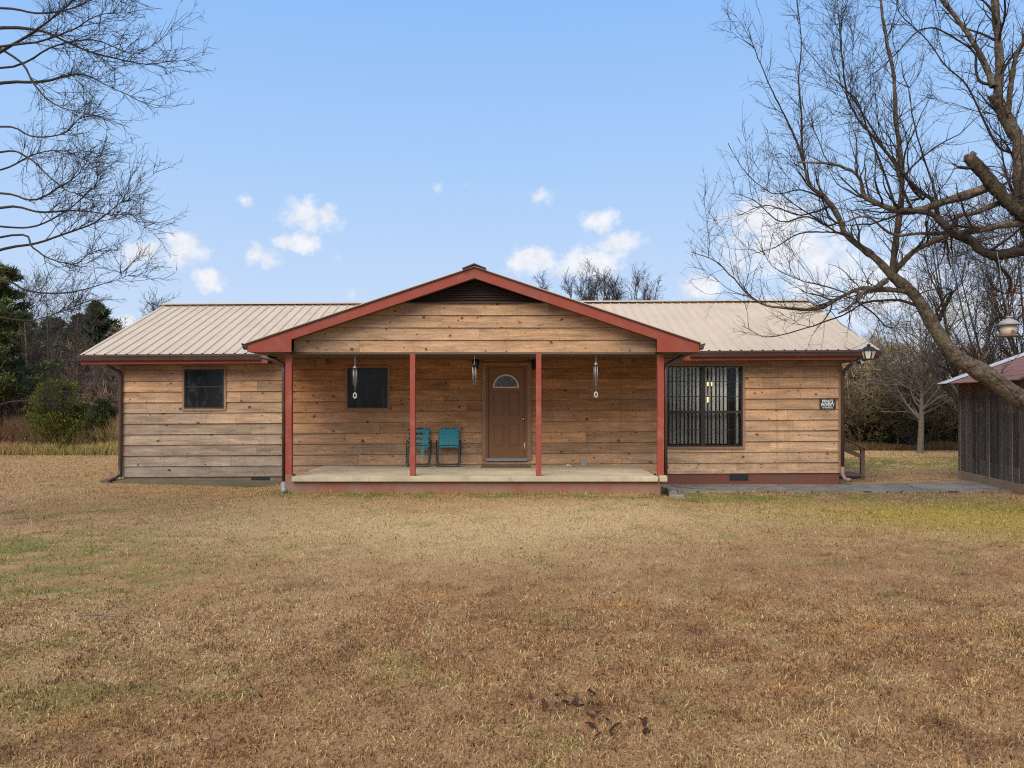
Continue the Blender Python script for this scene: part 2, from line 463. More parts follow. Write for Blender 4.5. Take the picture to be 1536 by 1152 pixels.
# pale blue winter gradient laid over the physical sky (radiance units before the background strength)
grad = wg.n.new('ShaderNodeValToRGB'); wg.l.new(wg.ramp(el, 0.0, .62), grad.inputs[0])
cr = grad.color_ramp; cr.elements[0].position = 0; cr.elements[0].color = (*s2l(214, 229, 251), 1)
cr.elements[1].position = 1; cr.elements[1].color = (*s2l(120, 176, 250), 1)
for p_, c_ in ((.18, (200, 222, 252)), (.45, (172, 209, 254)), (.72, (146, 194, 253))):
    e = cr.elements.new(p_); e.color = (*s2l(*c_), 1)
STR = .10
tint = wg.vm('MULTIPLY', grad.outputs[0], (1/STR, 1/STR, 1/STR)).outputs[0]
skyc = wg.mix(.93, sky.outputs[0], tint)
yy = wg.math('MAXIMUM', sx.outputs[1], .02)
uu = wg.math('DIVIDE', sx.outputs[0], yy); vv = wg.math('DIVIDE', el, yy)
uv = wg.add('ShaderNodeCombineXYZ', X=uu, Y=vv, Z=0.0).outputs[0]
n_warp = wg.noise(uv, 22.0, 6, .62, out=1)
n_f = wg.noise(uv, 46.0, 9, .66)
wuv = wg.vm('ADD', uv, wg.vm('MULTIPLY', wg.vm('SUBTRACT', n_warp, (.5, .5, .5)).outputs[0], (.035, .028, 0)).outputs[0]).outputs[0]
clouds = [(209, 378, 30, 18, .8), (275, 376, 34, 24, .95), (311, 421, 27, 15, .85), (364, 304, 12, 10, .5), (454, 324, 30, 24, .8), (490, 328, 24, 20, .7),
          (449, 363, 32, 13, 1.), (382, 380, 17, 15, .75), (405, 388, 18, 14, .6), (505, 383, 9, 8, .35), (527, 442, 11, 9, .35), (188, 486, 20, 13, .9),
          (799, 393, 38, 21, .95), (882, 393, 44, 22, 1.1), (930, 366, 38, 16, .85), (900, 331, 28, 15, .9), (817, 299, 15, 11, .6), (1050, 432, 26, 17, .95),
          (1160, 328, 62, 30, 1.1), (1105, 380, 34, 40, .55), (1230, 400, 90, 70, .6), (1180, 372, 90, 44, .8), (1320, 430, 120, 60, .6), (1440, 470, 120, 50, .6), 
          (700, 279, 12, 7, .25), (658, 283, 9, 8, .25), (1500, 380, 120, 90, .3)]
den = None
for cx, cy, rx, ry, a in clouds:
    d = wg.vm('SUBTRACT', wuv, ((cx-768)/F, (600-cy)/F, 0)).outputs[0]
    d = wg.vm('MULTIPLY', d, (F/(rx*1.45), F/(ry*1.5), 0)).outputs[0]
    ln = wg.vm('LENGTH', d).outputs['Value']
    q = wg.math('MULTIPLY', wg.math('SUBTRACT', 1.0, ln), a)
    den = q if den is None else wg.math('MAXIMUM', den, q)
den = wg.math('ADD', den, wg.math('MULTIPLY', wg.math('SUBTRACT', n_f, .5), 1.5))
dm = wg.ramp(den, .03, .68, 0, 1, True)
dm = wg.math('MULTIPLY', dm, wg.ramp(sx.outputs[1], .05, .2))
shade = wg.ramp(wg.noise(uv, 55.0, 5, .6), .35, .62, .88, 1.02)
cc = wg.vm('MULTIPLY', (.93/STR, .945/STR, .985/STR), wg.add('ShaderNodeCombineXYZ', X=shade, Y=shade, Z=shade).outputs[0]).outputs[0]
fin = wg.mix(wg.math('MULTIPLY', dm, .9), skyc, cc)
wg.l.new(fin, bg.inputs[0]); bg.inputs[1].default_value = STR
sc.view_settings.view_transform = 'Standard'; sc.view_settings.look = 'None'; sc.view_settings.exposure = 0; sc.view_settings.gamma = 1
sc.cycles.use_denoising = False; sc.cycles.filter_width = 1.15; sc.cycles.max_bounces = 6; sc.cycles.transparent_max_bounces = 12

# ================================================================== GROUND
HX0, HX1, HY0, HY1 = WX(185, 17.4), WX(1260, 17.4), 17.4, 24.7     # house footprint
BARN = [(10.45, 18.7), (9.88, 15.2)]
def terrain(x, y):
    z = (fbm(x, y, .35, 3, 3)-.5)*.06
    fade = np.clip((np.abs(x)/11)**4, 0, 1)*0+1
    z = z*fade
    z = np.where(y > 14.0, z*.15, z)
    S_ = lambda t: np.clip(t, 0, 1)**2*(3-2*np.clip(t, 0, 1))
    z = z+.105*S_((y-11)/3.8)*S_((x+5.4)/1.0)*(1-S_((x-2.5)/.7))*(y < 17.4)
    z = z+np.clip((-x-3.2)/5.2, 0, 1)*np.clip((y-12)/5, 0, 1)*.085   # a touch higher at the left wing
    r = np.sqrt(x*x+y*y)
    hill = np.clip((y-50)/45, 0, 1); hill = hill*hill*(3-2*hill)
    z = z+hill*(2.6+fbm(x, y, .03, 3, 5)*2)
    return z
def gauss(x, y, cx, cy, rx, ry): return np.exp(-(((x-cx)/rx)**2+((y-cy)/ry)**2))
C_ = lambda *c: np.array(s2l(*c))
def lawn(x, y):
    """rgb (albedo) of the lawn at x, y"""
    n1 = fbm(x, y, .45, 4, 1); n2 = fbm(x, y, 1.6, 4, 2); n3 = fbm(x, y, .22, 3, 7); n4 = fbm(x, y, 4.5, 3, 12)
    brown = C_(158, 122, 82); straw = C_(178, 145, 102); pale = C_(196, 168, 120); green = C_(124, 124, 62); ygreen = C_(164, 142, 68); dark = C_(132, 98, 66); orange = C_(200, 142, 78)
    def mx(c, d, f): f = np.clip(f, 0, 1)[..., None]; return c*(1-f)+d*f
    c = mx(np.broadcast_to(brown, x.shape+(3,)), straw, (n1-.40)*2.2)
    c = mx(c, dark, (n4-.5)*2.2)
    c = mx(c, dark, (n2-.6)*1.8)
    c = mx(c, dark*.55, (fbm(x, y, 6.0, 2, 71)-.74)*6)
    c = mx(c, straw, (fbm(x, y, 3.0, 3, 33)-.52)*3)
    c = mx(c, pale, (gauss(x, y, -.6, 11.2, 3.6, 1.9)+gauss(x, y, 2.0, 13.0, 3.2, 1.3)*.8+gauss(x, y, -3.2, 12.8, 2.5, 1.6)*.5)*(.35+n2*1.1))
    c = mx(c, straw, np.clip((y-11.5)/4, 0, 1)*.45)
    far = np.clip((y-18)/5, 0, 1)
    c = mx(c, straw*1.05, far*.6)
    gl = gauss(x, y, -6.4, 9.6, 2.6, 1.6)*1.5+gauss(x, y, -4.4, 8.2, 1.6, .9)+gauss(x, y, -.3, 14.7, 4.0, .45)*2.6+gauss(x, y, 4.5, 15.3, 4.0, .7)*2.0+gauss(x, y, -6.5, 16.6, 2.5, .35)*1.2+gauss(x, y, -2.6, 5.1, 1.0, .6)*.7+gauss(x, y, -7, 13.5, 2.5, 1.0)*.5
    gl = gl+gauss(x, y, 12, 23.5, 6, 2.2)*2.6+gauss(x, y, -16, 27, 8, 2)*1.0
    c = mx(c, green, gl*np.clip((n2*.5+n4*.6-.46)*4.5, 0, 1)*.75)
    c = mx(c, green, np.clip((fbm(x, y, 2.6, 4, 21)-.64)*7, 0, 1)*.5)
    yg = gauss(x, y, 8.0, 13.0, 3.0, 1.5)*1.6+gauss(x, y, 9.5, 10.8, 2.4, 1.0)*1.2
    c = mx(c, ygreen, yg*np.clip((n1*1.2+n2*.6-.45)*2.0, 0, 1))
    for cx, cy, rx, ry in ((1.78, 5.1, .14, .06), (-2.55, 4.62, .16, .07), (3.0, 6.5, .28, .1), (-.75, 7.6, .25, .08), (4.05, 4.3, .12, .06), (1.0, 7.3, .25, .1)):
        c = mx(c, orange, gauss(x, y, cx, cy, rx*.8, ry*.8)*1.0*(.3+n4))
    c = mx(c, dark*.6, gauss(x, y, .42, 4.8, .3, .12)*1.1*(.4+n4))
    c = c*np.array([1.50, 1.44, 1.38])
    woods = np.clip((y-29.2-n2)/1.2, 0, 1)
    c = mx(c, C_(92, 76, 56), woods)
    c = mx(c, C_(96, 84, 66), np.clip((y-50)/20, 0, 1))
    return c
ax = np.concatenate([-np.geomspace(700, 16, 34), np.arange(-15.5, 15.6, .14), np.geomspace(16, 700, 34)])
ay = np.concatenate([-np.geomspace(700, 3, 20), np.arange(-2, 30, .14), np.geomspace(30.3, 900, 60)])
gx, gy = np.meshgrid(ax, ay); gz = terrain(gx, gy)
nx_, ny_ = len(ax), len(ay)
idx = np.arange(nx_*ny_).reshape(ny_, nx_)
gf = np.stack([idx[:-1, :-1], idx[:-1, 1:], idx[1:, 1:], idx[1:, :-1]], -1).reshape(-1, 4)
gc = np.concatenate([lawn(gx, gy)*np.where(gy[..., None] < 26, .55, .7), np.ones(gx.shape+(1,))], -1).reshape(-1, 4)
ground = npmesh('ground', M['ground'], [(np.stack([gx, gy, gz], -1).reshape(-1, 3), gf, gc)])
tag(ground, 'wide dormant lawn running from the camera past the house to the woods', kind='structure')

# ------------------------------------------------------------------ grass blades
def blocked(x, y):
    b = (x > HX0-.03) & (x < HX1+.03) & (y > HY0-.03) & (y < HY1)
    b |= (x > WX(428, 14.9)-.02) & (x < WX(998, 14.9)+.02) & (y > 14.88)&(y < 17.5)
    b |= (x > 3.15) & (y > 15.92) & (y < 17.15)
    b |= (x > 7.1) & (y > 15.92) & (y < 18.05+.0*x) & (x < 30)
    b |= (x > 10.0) & (y > 15.9) & (y < 18.8)
    b |= (x > WX(150, 17.2)) & (x < WX(430, 17)) & (y > 17.02) & (y < 17.5)
    return b
def blades(n, y0, y1, seg2, pw, hs=1.0, wmul=1.0):
    a_ = 1-pw; u_ = rng.random(n)
    yv = (y0**a_+u_*(y1**a_-y0**a_))**(1/a_)
    xv = (rng.random(n)*2-1)*(yv*.66+1.4)
    keep = ~blocked(xv, yv)
    fd = np.clip((8.2-yv)/1.8, 0, 1); keep &= (rng.random(len(yv)) < (fd if seg2 else 1-fd))
    keep &= rng.random(n) < (.25+1.2*fbm(xv, yv, 9, 2, 30))
    xv = xv[keep]; yv = yv[keep]; n = len(xv)
    zv = terrain(xv, yv)
    c = lawn(xv+rng.normal(0, .05, n), yv+rng.normal(0, .05, n))
    ed = np.exp(-np.abs(yv-14.8)*4)*((xv > -4.3) & (xv < 2.9))+np.exp(-np.abs(yv-15.85)*4)*(xv > 2.9)
    h = hs*(.015+.038*rng.random(n)**1.7)*(.55+1.0*fbm(xv, yv, 3.5, 3, 9))*(1+1.4*ed*(rng.random(n) < .6))
    lum = ((.24+1.8*rng.random(n)**1.8)*(.4+1.2*fbm(xv, yv, 9, 3, 60)))[:, None]
    hue = rng.random(n)
    c = c*lum
    c[hue < .15] *= np.array([1.15, 1.2, 1.25])
    c[(hue > .8)] *= np.array([.62, .55, .5])
    c = np.clip(c, 0, .75)
    az = rng.random(n)*2*math.pi; lean = np.clip(np.abs(rng.normal(0, 1.0, n)), 0, 1.45)
    d = np.stack([np.cos(az)*np.sin(lean), np.sin(az)*np.sin(lean), np.cos(lean)], 1)
    wd = wmul*(.0011+.00030*yv)
    sa = rng.random(n)*math.pi; s = np.stack([np.cos(sa), np.sin(sa), np.zeros(n)], 1)*(wd*(.6+.8*rng.random(n)))[:, None]
    b = np.stack([xv, yv, zv-.004], 1)
    droop = np.stack([np.cos(az), np.sin(az), -np.ones(n)*.6], 1)
    tip = b+d*h[:, None]+droop*(h*.45*rng.random(n))[:, None]
    tip[:, 2] = np.maximum(tip[:, 2], zv+.006)
    if seg2:
        mid = b+d*(h*.55)[:, None]; mid[:, 2] = np.maximum(mid[:, 2], zv+.004)
        v = np.stack([b-s, b+s, mid+s*.8, mid-s*.8, tip], 1)
        base = np.arange(n)[:, None]*5
        t = np.concatenate([base+np.array([[0, 1, 2]]), base+np.array([[0, 2, 3]]), base+np.array([[3, 2, 4]])])
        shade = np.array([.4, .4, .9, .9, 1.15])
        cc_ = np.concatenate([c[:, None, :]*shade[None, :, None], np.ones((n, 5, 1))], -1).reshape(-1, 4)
    else:
        v = np.stack([b-s, b+s, tip], 1)
        t = np.arange(n)[:, None]*3+np.array([[0, 1, 2]])
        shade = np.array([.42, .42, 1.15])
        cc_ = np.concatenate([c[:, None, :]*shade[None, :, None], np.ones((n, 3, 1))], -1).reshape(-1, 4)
    return (v.reshape(-1, 3), t, cc_)
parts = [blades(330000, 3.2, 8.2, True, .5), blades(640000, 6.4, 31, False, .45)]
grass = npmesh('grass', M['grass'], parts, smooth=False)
tag(grass, 'short dormant brown grass with green patches all over the lawn', 'grass', kind='stuff')

# fallen leaves (litter)
def leaf_litter():
    n = 300
    x = (rng.random(n)*2-1); y = np.sqrt(rng.random(n)*(15**2-3.6**2)+3.6**2); x = x*y*.66
    k = 34
    x[:k] = .42+rng.normal(0, .17, k); y[:k] = 4.82+rng.normal(0, .11, k)
    x[k:k+14] = .62+rng.normal(0, .12, 14); y[k:k+14] = 4.5+rng.normal(0, .1, 14)
    z = terrain(x, y)+.022
    sz = .012+.018*rng.random(n); sz[k+14:] *= .7
    az = rng.random(n)*6.28
    P = []; 
    prof = [(-1, 0), (-.45, .5), (.1, .42), (.35, .6), (1, 0), (.35, -.55), (.1, -.4), (-.45, -.5)]
    V = np.zeros((n, 9, 3)); tilt = rng.normal(0, .35, (n, 2))
    for i, (a, b) in enumerate([(0, 0)]+prof):
        ca, sa = np.cos(az), np.sin(az)
        V[:, i, 0] = x+(a*ca-b*sa)*sz; V[:, i, 1] = y+(a*sa+b*ca)*sz
        V[:, i, 2] = z+(a*tilt[:, 0]+b*tilt[:, 1])*sz+(abs(b)*.5+(.25 if i == 0 else 0)*-1)*sz
    f = []
    for i in range(8): f.append([0, 1+i, 1+(i+1) % 8])
    f = (np.arange(n)[:, None, None]*9+np.array(f)[None]).reshape(-1, 3)
    cols = np.array([s2l(98, 54, 38), s2l(78, 46, 36), s2l(132, 92, 62), s2l(54, 38, 32)])
    c = cols[rng.integers(0, 4, n)]
    c = np.concatenate([np.repeat(c[:, None, :], 9, 1), np.ones((n, 9, 1))], -1).reshape(-1, 4)
    o = npmesh('fallen_leaves', M['leaf'], [(V.reshape(-1, 3), f, c)], smooth=False)
    tag(o, 'scattered dry brown fallen leaves on the lawn', 'leaves', kind='stuff')
leaf_litter()
for (x, y, L, a, lab) in ((-3.62, 6.68, .34, .05, 'thin bare stick lying on the grass at the left edge of the lawn'), (-3.55, 10.2, .35, 2.3, 'short forked stick lying on the grass below the left wing'), (7.3, 14.6, .3, 2.6, 'small pale stick on the grass beside the concrete walk')):
    mb = MB(); p = [(x+math.cos(a)*t*L, y+math.sin(a)*t*L, .045+.01*math.sin(t*5)) for t in (0, .25, .5, .75, 1)]
    mb.tube(p, [.006, .006, .005, .004, .002], 6); mb.tube([p[2], (p[2][0]+.05, p[2][1]+.06, .06)], [.004, .002], 5)
    tag(mb.build('stick', M['palebark']), lab, 'stick', 'sticks on the lawn')

# concrete walk
mb = MB()
mb.prism([(0, 0), (1, 0), (1, 1), (0, 1)], 0, 0) if False else None
zt = .035
vs = [(2.95, 15.95), (7.0, 15.95), (10.5, 15.93), (30, 15.9), (30, 18.2), (10.35, 17.95), (7.18, 17.2), (2.95, 17.3)]
mb._add([(x, y, -.05) for x, y in vs]+[(x, y, zt) for x, y in vs], [tuple(range(7, -1, -1)), tuple(range(8, 16))]+[(i, (i+1) % 8, 8+(i+1) % 8, 8+i) for i in range(8)])
tag(mb.build('path', M['path']), kind='structure')

# ================================================================== HOUSE
SH = .0062
house = empty('house', (-.66, 17.4, 0), 'low single storey wooden house with beige metal roof and red trimmed gabled porch', 'house')
WY = 17.4
def lerp(a, b, t): return a+(b-a)*t
def mixc(a, b, t): t = max(0, min(1, t)); return tuple(lerp(p, q, t) for p, q in zip(a, b))
ORANGE = (.40, .195, .085); GREY = (.29, .215, .15); TAN = (.42, .245, .130); PALE = (.45, .285, .165)
def boards(mb, mp, u0, u1, z0, row, nrows, colf, holes=(), lim=None, joints=4.6, off0=.030, off1=.004, ztop=None):
    for r in range(nrows):
        za = z0+r*row; zb = za+row
        if ztop is not None:
            if za >= ztop: break
            zb = min(zb, ztop)
        # butt joints
        cuts = [u0]; u = u0+random.uniform(.6, joints)
        while u < u1-.5:
            cuts.append(u); u += random.uniform(1.1, joints*1.3)
        cuts.append(u1)
        zs = sorted({za, zb}|{h for hh in holes for h in (hh[2], hh[3]) if za < h < zb})
        jit = random.uniform(-.003, .003)
        for a, b in zip(cuts[:-1], cuts[1:]):
            col = (*colf((a+b)/2, (za+zb)/2, r), random.random())
            for q0, q1 in zip(zs[:-1], zs[1:]):
                segs = [(a+.0015, b-.0015)]
                for (h0, h1, hz0, hz1) in holes:
                    if hz0 < q1-1e-6 and hz1 > q0+1e-6:
                        ns = []
                        for s0, s1 in segs:
                            if h1 <= s0 or h0 >= s1: ns.append((s0, s1)); continue
                            if h0 > s0: ns.append((s0, h0))
                            if h1 < s1: ns.append((h1, s1))
                        segs = ns
                o = lambda z: off0+jit+(off1-off0)*(z-za)/row
                gap = .006  # slit added so the dark backing draws a shadow line under each lap
                q1 = q1-gap if abs(q1-zb) < 1e-6 else q1
                for s0, s1 in segs:
                    nseg = max(1, int((s1-s0)/(.12 if lim else .8)))
                    for k in range(nseg):
                        ua, ub = lerp(s0, s1, k/nseg), lerp(s0, s1, (k+1)/nseg)
                        ta = min(q1, lim(ua)) if lim else q1; tb = min(q1, lim(ub)) if lim else q1
                        if ta <= q0 and tb <= q0: continue
                        ta = max(ta, q0+.0005); tb = max(tb, q0+.0005)
                        mb._add([mp(ua, o(q0), q0), mp(ub, o(q0), q0), mp(ub, o(tb), tb), mp(ua, o(ta), ta), mp(ua, -.004, q0), mp(ub, -.004, q0)], [(0, 1, 2, 3), (4, 5, 1, 0)], col)

front = lambda u, o, z: (u, WY-o, z)
def cfront(u, z, r):
    j = random.uniform(-1, 1)
    if u < WX(432, WY):       # left wing: greyer towards the bottom
        c = mixc(GREY, TAN, (z-1.2)/1.3+.25*j)
        c = mixc(c, (.40, .23, .13), (z-2.2)*1.6)
        c = mixc((.25, .215, .175), c, (z-.1)/.8)
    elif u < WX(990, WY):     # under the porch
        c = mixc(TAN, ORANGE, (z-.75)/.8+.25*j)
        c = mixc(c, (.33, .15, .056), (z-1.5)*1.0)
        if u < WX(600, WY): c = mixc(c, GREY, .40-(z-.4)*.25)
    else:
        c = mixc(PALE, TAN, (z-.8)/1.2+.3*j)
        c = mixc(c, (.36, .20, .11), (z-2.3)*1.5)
    k = 1+.17*j
    if random.random() < .12: k *= .8
    return tuple(x*k for x in c)
Z0 = WZ(712, WY); ROW = 15.95*WY/F
zz = lambda y, x=None: WZ(y, WY)-SH*(WX(x, WY) if x is not None else 0)   # unsheared z of an image height at column x
HL = (WX(277, WY), WX(337, WY), zz(613, 307), zz(553.5, 307))
HP = (WX(521.5, WY), WX(582, WY), zz(612.5, 550), zz(551.5, 550))
HD = (WX(729, WY), WX(791, WY), zz(689.5, 760), zz(548, 760))
HB = (WX(998, WY), WX(1113.5, WY), zz(670, 1055), zz(549, 1055))
mb = MB()
zones = [WX(185, WY), WX(433, WY), WX(992, WY), WX(1260, WY)]
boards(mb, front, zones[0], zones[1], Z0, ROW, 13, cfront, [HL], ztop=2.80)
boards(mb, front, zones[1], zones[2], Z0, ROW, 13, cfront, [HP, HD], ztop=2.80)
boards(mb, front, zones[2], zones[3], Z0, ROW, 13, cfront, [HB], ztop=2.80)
# side walls and back
EZ = 2.80; RZ = 4.33; RY = 21.05
def limside(u): return RZ-.02-abs(u-RY)*(RZ-EZ)/(RY-WY)
cs = lambda u, z, r: mixc(GREY, TAN, random.random()*.8)
boards(mb, lambda u, o, z: (HX1+o, u, z), WY, HY1, Z0, ROW, 20, cs, lim=limside)
boards(mb, lambda u, o, z: (HX0-o, u, z), WY, HY1, Z0, ROW, 20, cs, lim=limside)
boards(mb, lambda u, o, z: (u, HY1+o, z), HX0, HX1, Z0, ROW, 12, cs)
wall = mb.build('wall', M['siding'], house, SH, attr=True)
# sheathing behind the siding so no light leaks (with the same openings)
mb = MB()
def panel_with_holes(mb, x0, x1, z0, z1, holes, y0, y1):
    xs = sorted({x0, x1}|{h for q in holes for h in q[:2]})
    for a, b in zip(xs[:-1], xs[1:]):
        hz = [(q[2], q[3]) for q in holes if q[0] <= a+1e-6 and q[1] >= b-1e-6]
        if not hz: mb.box(a, b, y0, y1, z0, z1)
        else:
            mb.box(a, b, y0, y1, z0, hz[0][0]); mb.box(a, b, y0, y1, hz[0][1], z1)
panel_with_holes(mb, HX0+.01, HX1-.01, .1, 2.78, [HL, HP, HD, HB], WY+.006, WY+.10)
mb.box(HX0+.005, HX0+.1, WY+.1, HY1-.01, .1, 2.78); mb.box(HX1-.1, HX1-.005, WY+.1, HY1-.01, .1, 2.78); mb.box(HX0+.02, HX1-.02, HY1-.1, HY1-.006, .1, 2.78)
mb.box(HX0+.1, HX1-.1, WY+.1, HY1-.1, .3, .36)
mb.box(HX0+.1, HX1-.1, WY+.1, HY1-.1, 2.6, 2.66)
mb.box(3.0, 3.08, WY+.1, HY1-.1, .36, 2.6)
mb.build('inner_wall', M['dark'], house, SH)
# corner boards
for name, x0, x1 in (('corner_board', WX(180, WY), WX(186, WY)), ('corner_board', WX(1257, WY), WX(1262.5, WY))):
    MB().box(x0, x1, WY-.035, WY+.08, Z0+.0, 2.80).build(name, M['trimwood'], house, SH)
# foundations
MB().box(HX0+.03, WX(433, WY), WY+.0, WY+.12, -.1, Z0+.02).build('foundation', M['leftfound'], house, SH*.2)
MB().box(WX(992, WY), HX1-.02, WY+.0, WY+.12, -.1, Z0+.02).box(HX1-.14, HX1-.02, WY+.1, HY1, -.1, Z0+.02).box(HX0+.02, HX0+.14, WY+.1, HY1, -.1, Z0+.02).box(HX0, HX1, HY1-.1, HY1-.02, -.1, Z0+.02).build('foundation', M['redblock2'], house, SH)
mb = MB(); mb._add([(WX(150, 17.1), 17.08, -.1), (WX(430, 17.1), 17.0, -.1), (WX(430, 17.1), 17.42, -.1), (WX(150, 17.1), 17.42, -.1),
                    (WX(150, 17.1), 17.08, .125), (WX(430, 16.6), 16.6, .07), (WX(430, 17.1), 17.42, .10), (WX(150, 17.1), 17.42, .135)],
                   [(3, 2, 1, 0), (4, 5, 6, 7), (0, 1, 5, 4), (1, 2, 6, 5), (2, 3, 7, 6), (3, 0, 4, 7)])
mb.build('footing', M['footing'], house)
# foundation vents
def fvent(x0, x1, y0, y1, cnt, xr):
    e = empty('foundation_vent', (WX((x0+x1)/2, WY), WY, 0), parent=house); e.location -= rootloc(house)
    a, b = WX(x0, WY), WX(x1, WY); c, d = WZ(y1, WY), WZ(y0, WY)
    MB().box(a, b, WY-.012, WY+.02, c, d).build('vent_plate', M['dark'], e)
    mb = MB()
    for i in range(cnt):
        u = lerp(a, b, (i+.5)/cnt); mb.box(u-.010, u+.010, WY-.03, WY-.012, c+.01, d-.01)
    mb.build('vent_grille', M['iron'], e)
fvent(377, 404.5, 715.2, 724, 9, 390); fvent(1094, 1122, 710.3, 720, 12, 1108)

# ---- main roof with real ribs
def ribbed(mb, x0, x1, y0, z0, y1, z1, pitch=.2286, rh=.020, clip=None, th=.012):
    """sheet from eave (y0,z0) to ridge (y1,z1) with ribs running up the slope"""
    sl = math.atan2(z1-z0, abs(y1-y0)); nz = math.cos(sl); ny = -math.sin(sl)*(1 if y1 > y0 else -1)
    xs = [(x0, 0)]; x = x0+.06
    while x+.07 < x1:
        xs += [(x, 0), (x+.014, rh), (x+.036, rh), (x+.050, 0)]; x += pitch
    xs.append((x1, 0))
    vs = []
    for (xx, h) in xs:
        for (yy_, zz_) in ((y0, z0), (y1, z1)):
            vs.append((xx, yy_+ny*h, zz_+nz*h))
    k = len(xs)
    fs = [(2*i, 2*i+2, 2*i+3, 2*i+1) for i in range(k-1)] if y1 > y0 else [(2*i+1, 2*i+3, 2*i+2, 2*i) for i in range(k-1)]
    mb._add(vs, fs)
    mb._add([(x0, y0, z0-th), (x1, y0, z0-th), (x1, y1, z1-th), (x0, y1, z1-th), (x0, y0, z0), (x0, y1, z1), (x1, y0, z0), (x1, y1, z1)],
            [(3, 2, 1, 0), (0, 4, 5, 3), (6, 1, 2, 7)])
RX0, RX1 = WX(120, 16.98), WX(1320, 16.98)
EY = 16.96; ez = 1.85+(600-528.0)*EY/F; rz = 1.85+(600-454.5)*RY/F
bev = 2*RY-EY
mb = MB()
ribbed(mb, RX0, RX1, EY, ez, RY, rz)
ribbed(mb, RX0, RX1, bev, ez, RY, rz)
mb.build('roof', M['roof'], house, SH)
# overhang trim along the gable ends + ridge cap
mb = MB()
mb.prism([(0, 0)]*0 or [(RX0-.02, rz+.025), (RX1+.02, rz+.025), (RX1+.02, rz+.045), (RX0-.02, rz+.045)], RY-.05, RY+.05)
for s in (-1, 1):
    mb._add([(RX0-.02, RY, rz+.048), (RX1+.02, RY, rz+.048), (RX1+.02, RY+s*.17, rz-.005), (RX0-.02, RY+s*.17, rz-.005)], [(0, 1, 2, 3)] if s < 0 else [(3, 2, 1, 0)])
mb.build('ridge_cap', M['ridge'], house, SH)
mb = MB(); x = RX0+.1
while x < RX1-.2:
    mb.box(x+.06, x+.2286, RY-.166, RY-.150, rz-.056+.0, rz-.030); x += .2286
mb.build('ridge_closure', M['ridgedark'], house, SH)
def sec_rake(xa, xb):
    mb = MB()
    for (y0, z0, y1, z1) in ((EY, ez, RY, rz), (bev, ez, RY, rz)):
        mb.obox((xa, y0, z0-.075), (xa, y1, z1-.075), abs(xb), .12)
    mb.build('rake_board', M['red'], house, SH)
sec_rake(RX0+.03, .03); sec_rake(RX1-.03, .03)
# soffits under the eaves
mb = MB()
for q in ((RX0+.02, WX(400, 17), EY+.03, WY-.03), (WX(1030, 17), RX1-.02, EY+.03, WY-.03), (RX0+.02, HX0, WY-.03, bev), (HX1, RX1-.02, WY-.03, bev)):
    MB().box(*q, ez-.20, ez-.185).build('soffit', M['soffit'], house, SH)
# red fascia and brown gutter, each side of the porch
for a, b in ((RX0+.03, WX(402, 17)), (WX(1022, 17), RX1-.03)):
    MB().box(a, b, EY+.005, EY+.03, ez-.205, ez-.02).build('fascia', M['red'], house, SH)
def gutter(a, b, y, z, axis='x'):
    """K-style open trough in front of y"""
    prof = [(0, -.012), (0, -.13), (-.06, -.13), (-.085, -.05), (-.095, -.045), (-.095, -.012), (-.088, -.012), (-.088, -.04), (-.055, -.12), (-.008, -.12), (-.008, -.012)]
    mb = MB()
    n = len(prof)
    if axis == 'x':
        vs = [(a, y+p, z+q) for p, q in prof]+[(b, y+p, z+q) for p, q in prof]
    else:
        s = axis
        vs = [(y+s*(-p), a, z+q) for p, q in prof]+[(y+s*(-p), b, z+q) for p, q in prof]
    fs = [(i, (i+1) % n, n+(i+1) % n, n+i) for i in range(n)]
    fs += [tuple(range(n)), tuple(range(2*n-1, n-1, -1))]
    mb._add(vs, fs)
    return mb
for a, b in ((RX0+.0, WX(392, 17)), (WX(1034, 17), RX1-.0)):
    gutter(a, b, EY+.002, ez+.0).build('gutter', M['brown'], house, SH)

# ---- porch
PY = 14.8                      # front plane of the gable boards
PXC = WX(711.5, PY); PZR = WZ(400, PY); PXL = WX(368, PY); PXR = WX(1052, PY); PZE = WZ(515.5, PY)
slope = (PZR-PZE)/(PXC-PXL)
def rake_z(x, off=0): return PZR-abs(x-PXC)*slope-off
def valley_y(z): return EY+(z-ez)/((rz-ez)/(RY-EY))
# roof sheets run back until they die into the main roof
mb = MB(); 
for s in (-1, 1):
    xe = PXL if s < 0 else PXR
    n = 18; vs = []; 
    N_ = 40
    prev = None
    for i in range(N_+1):
        x = lerp(PXC, xe, i/N_); z = rake_z(x, 0)+.012
        yb = max(valley_y(z)+.25, EY+.35) if i < N_*.97 else EY+.35
        cur = [(x, PY-.03, z), (x, min(yb, RY), z)]
        if prev:
            vs = [prev[0], cur[0], cur[1], prev[1]]
            up = [(a, b, c) for a, b, c in vs]; dn = [(a, b, c-.014) for a, b, c in vs]
            mb._add(up+dn, [(0, 1, 2, 3) if s > 0 else (3, 2, 1, 0), (7, 6, 5, 4) if s > 0 else (4, 5, 6, 7), (0, 4, 5, 1) if s > 0 else (1, 5, 4, 0)])
        prev = cur
    # ribs on the porch roof run down the slope
    y = PY+.12
    while y < RY-.2:
        # start where the main roof plane crosses
        zt_ = ez+(y-EY)*((rz-ez)/(RY-EY)) if y > EY else -9
        xs_ = xe if zt_ < PZE else PXC+s*(PZR-zt_)/slope
        if abs(xs_-PXC) > .15: mb.obox((PXC+s*.03, y, rake_z(PXC+s*.03)+.02), (xs_, y, rake_z(xs_)+.02), .04, .02)
        y += .2286
mb.build('porch_roof', M['proof'], house)
mb = MB()
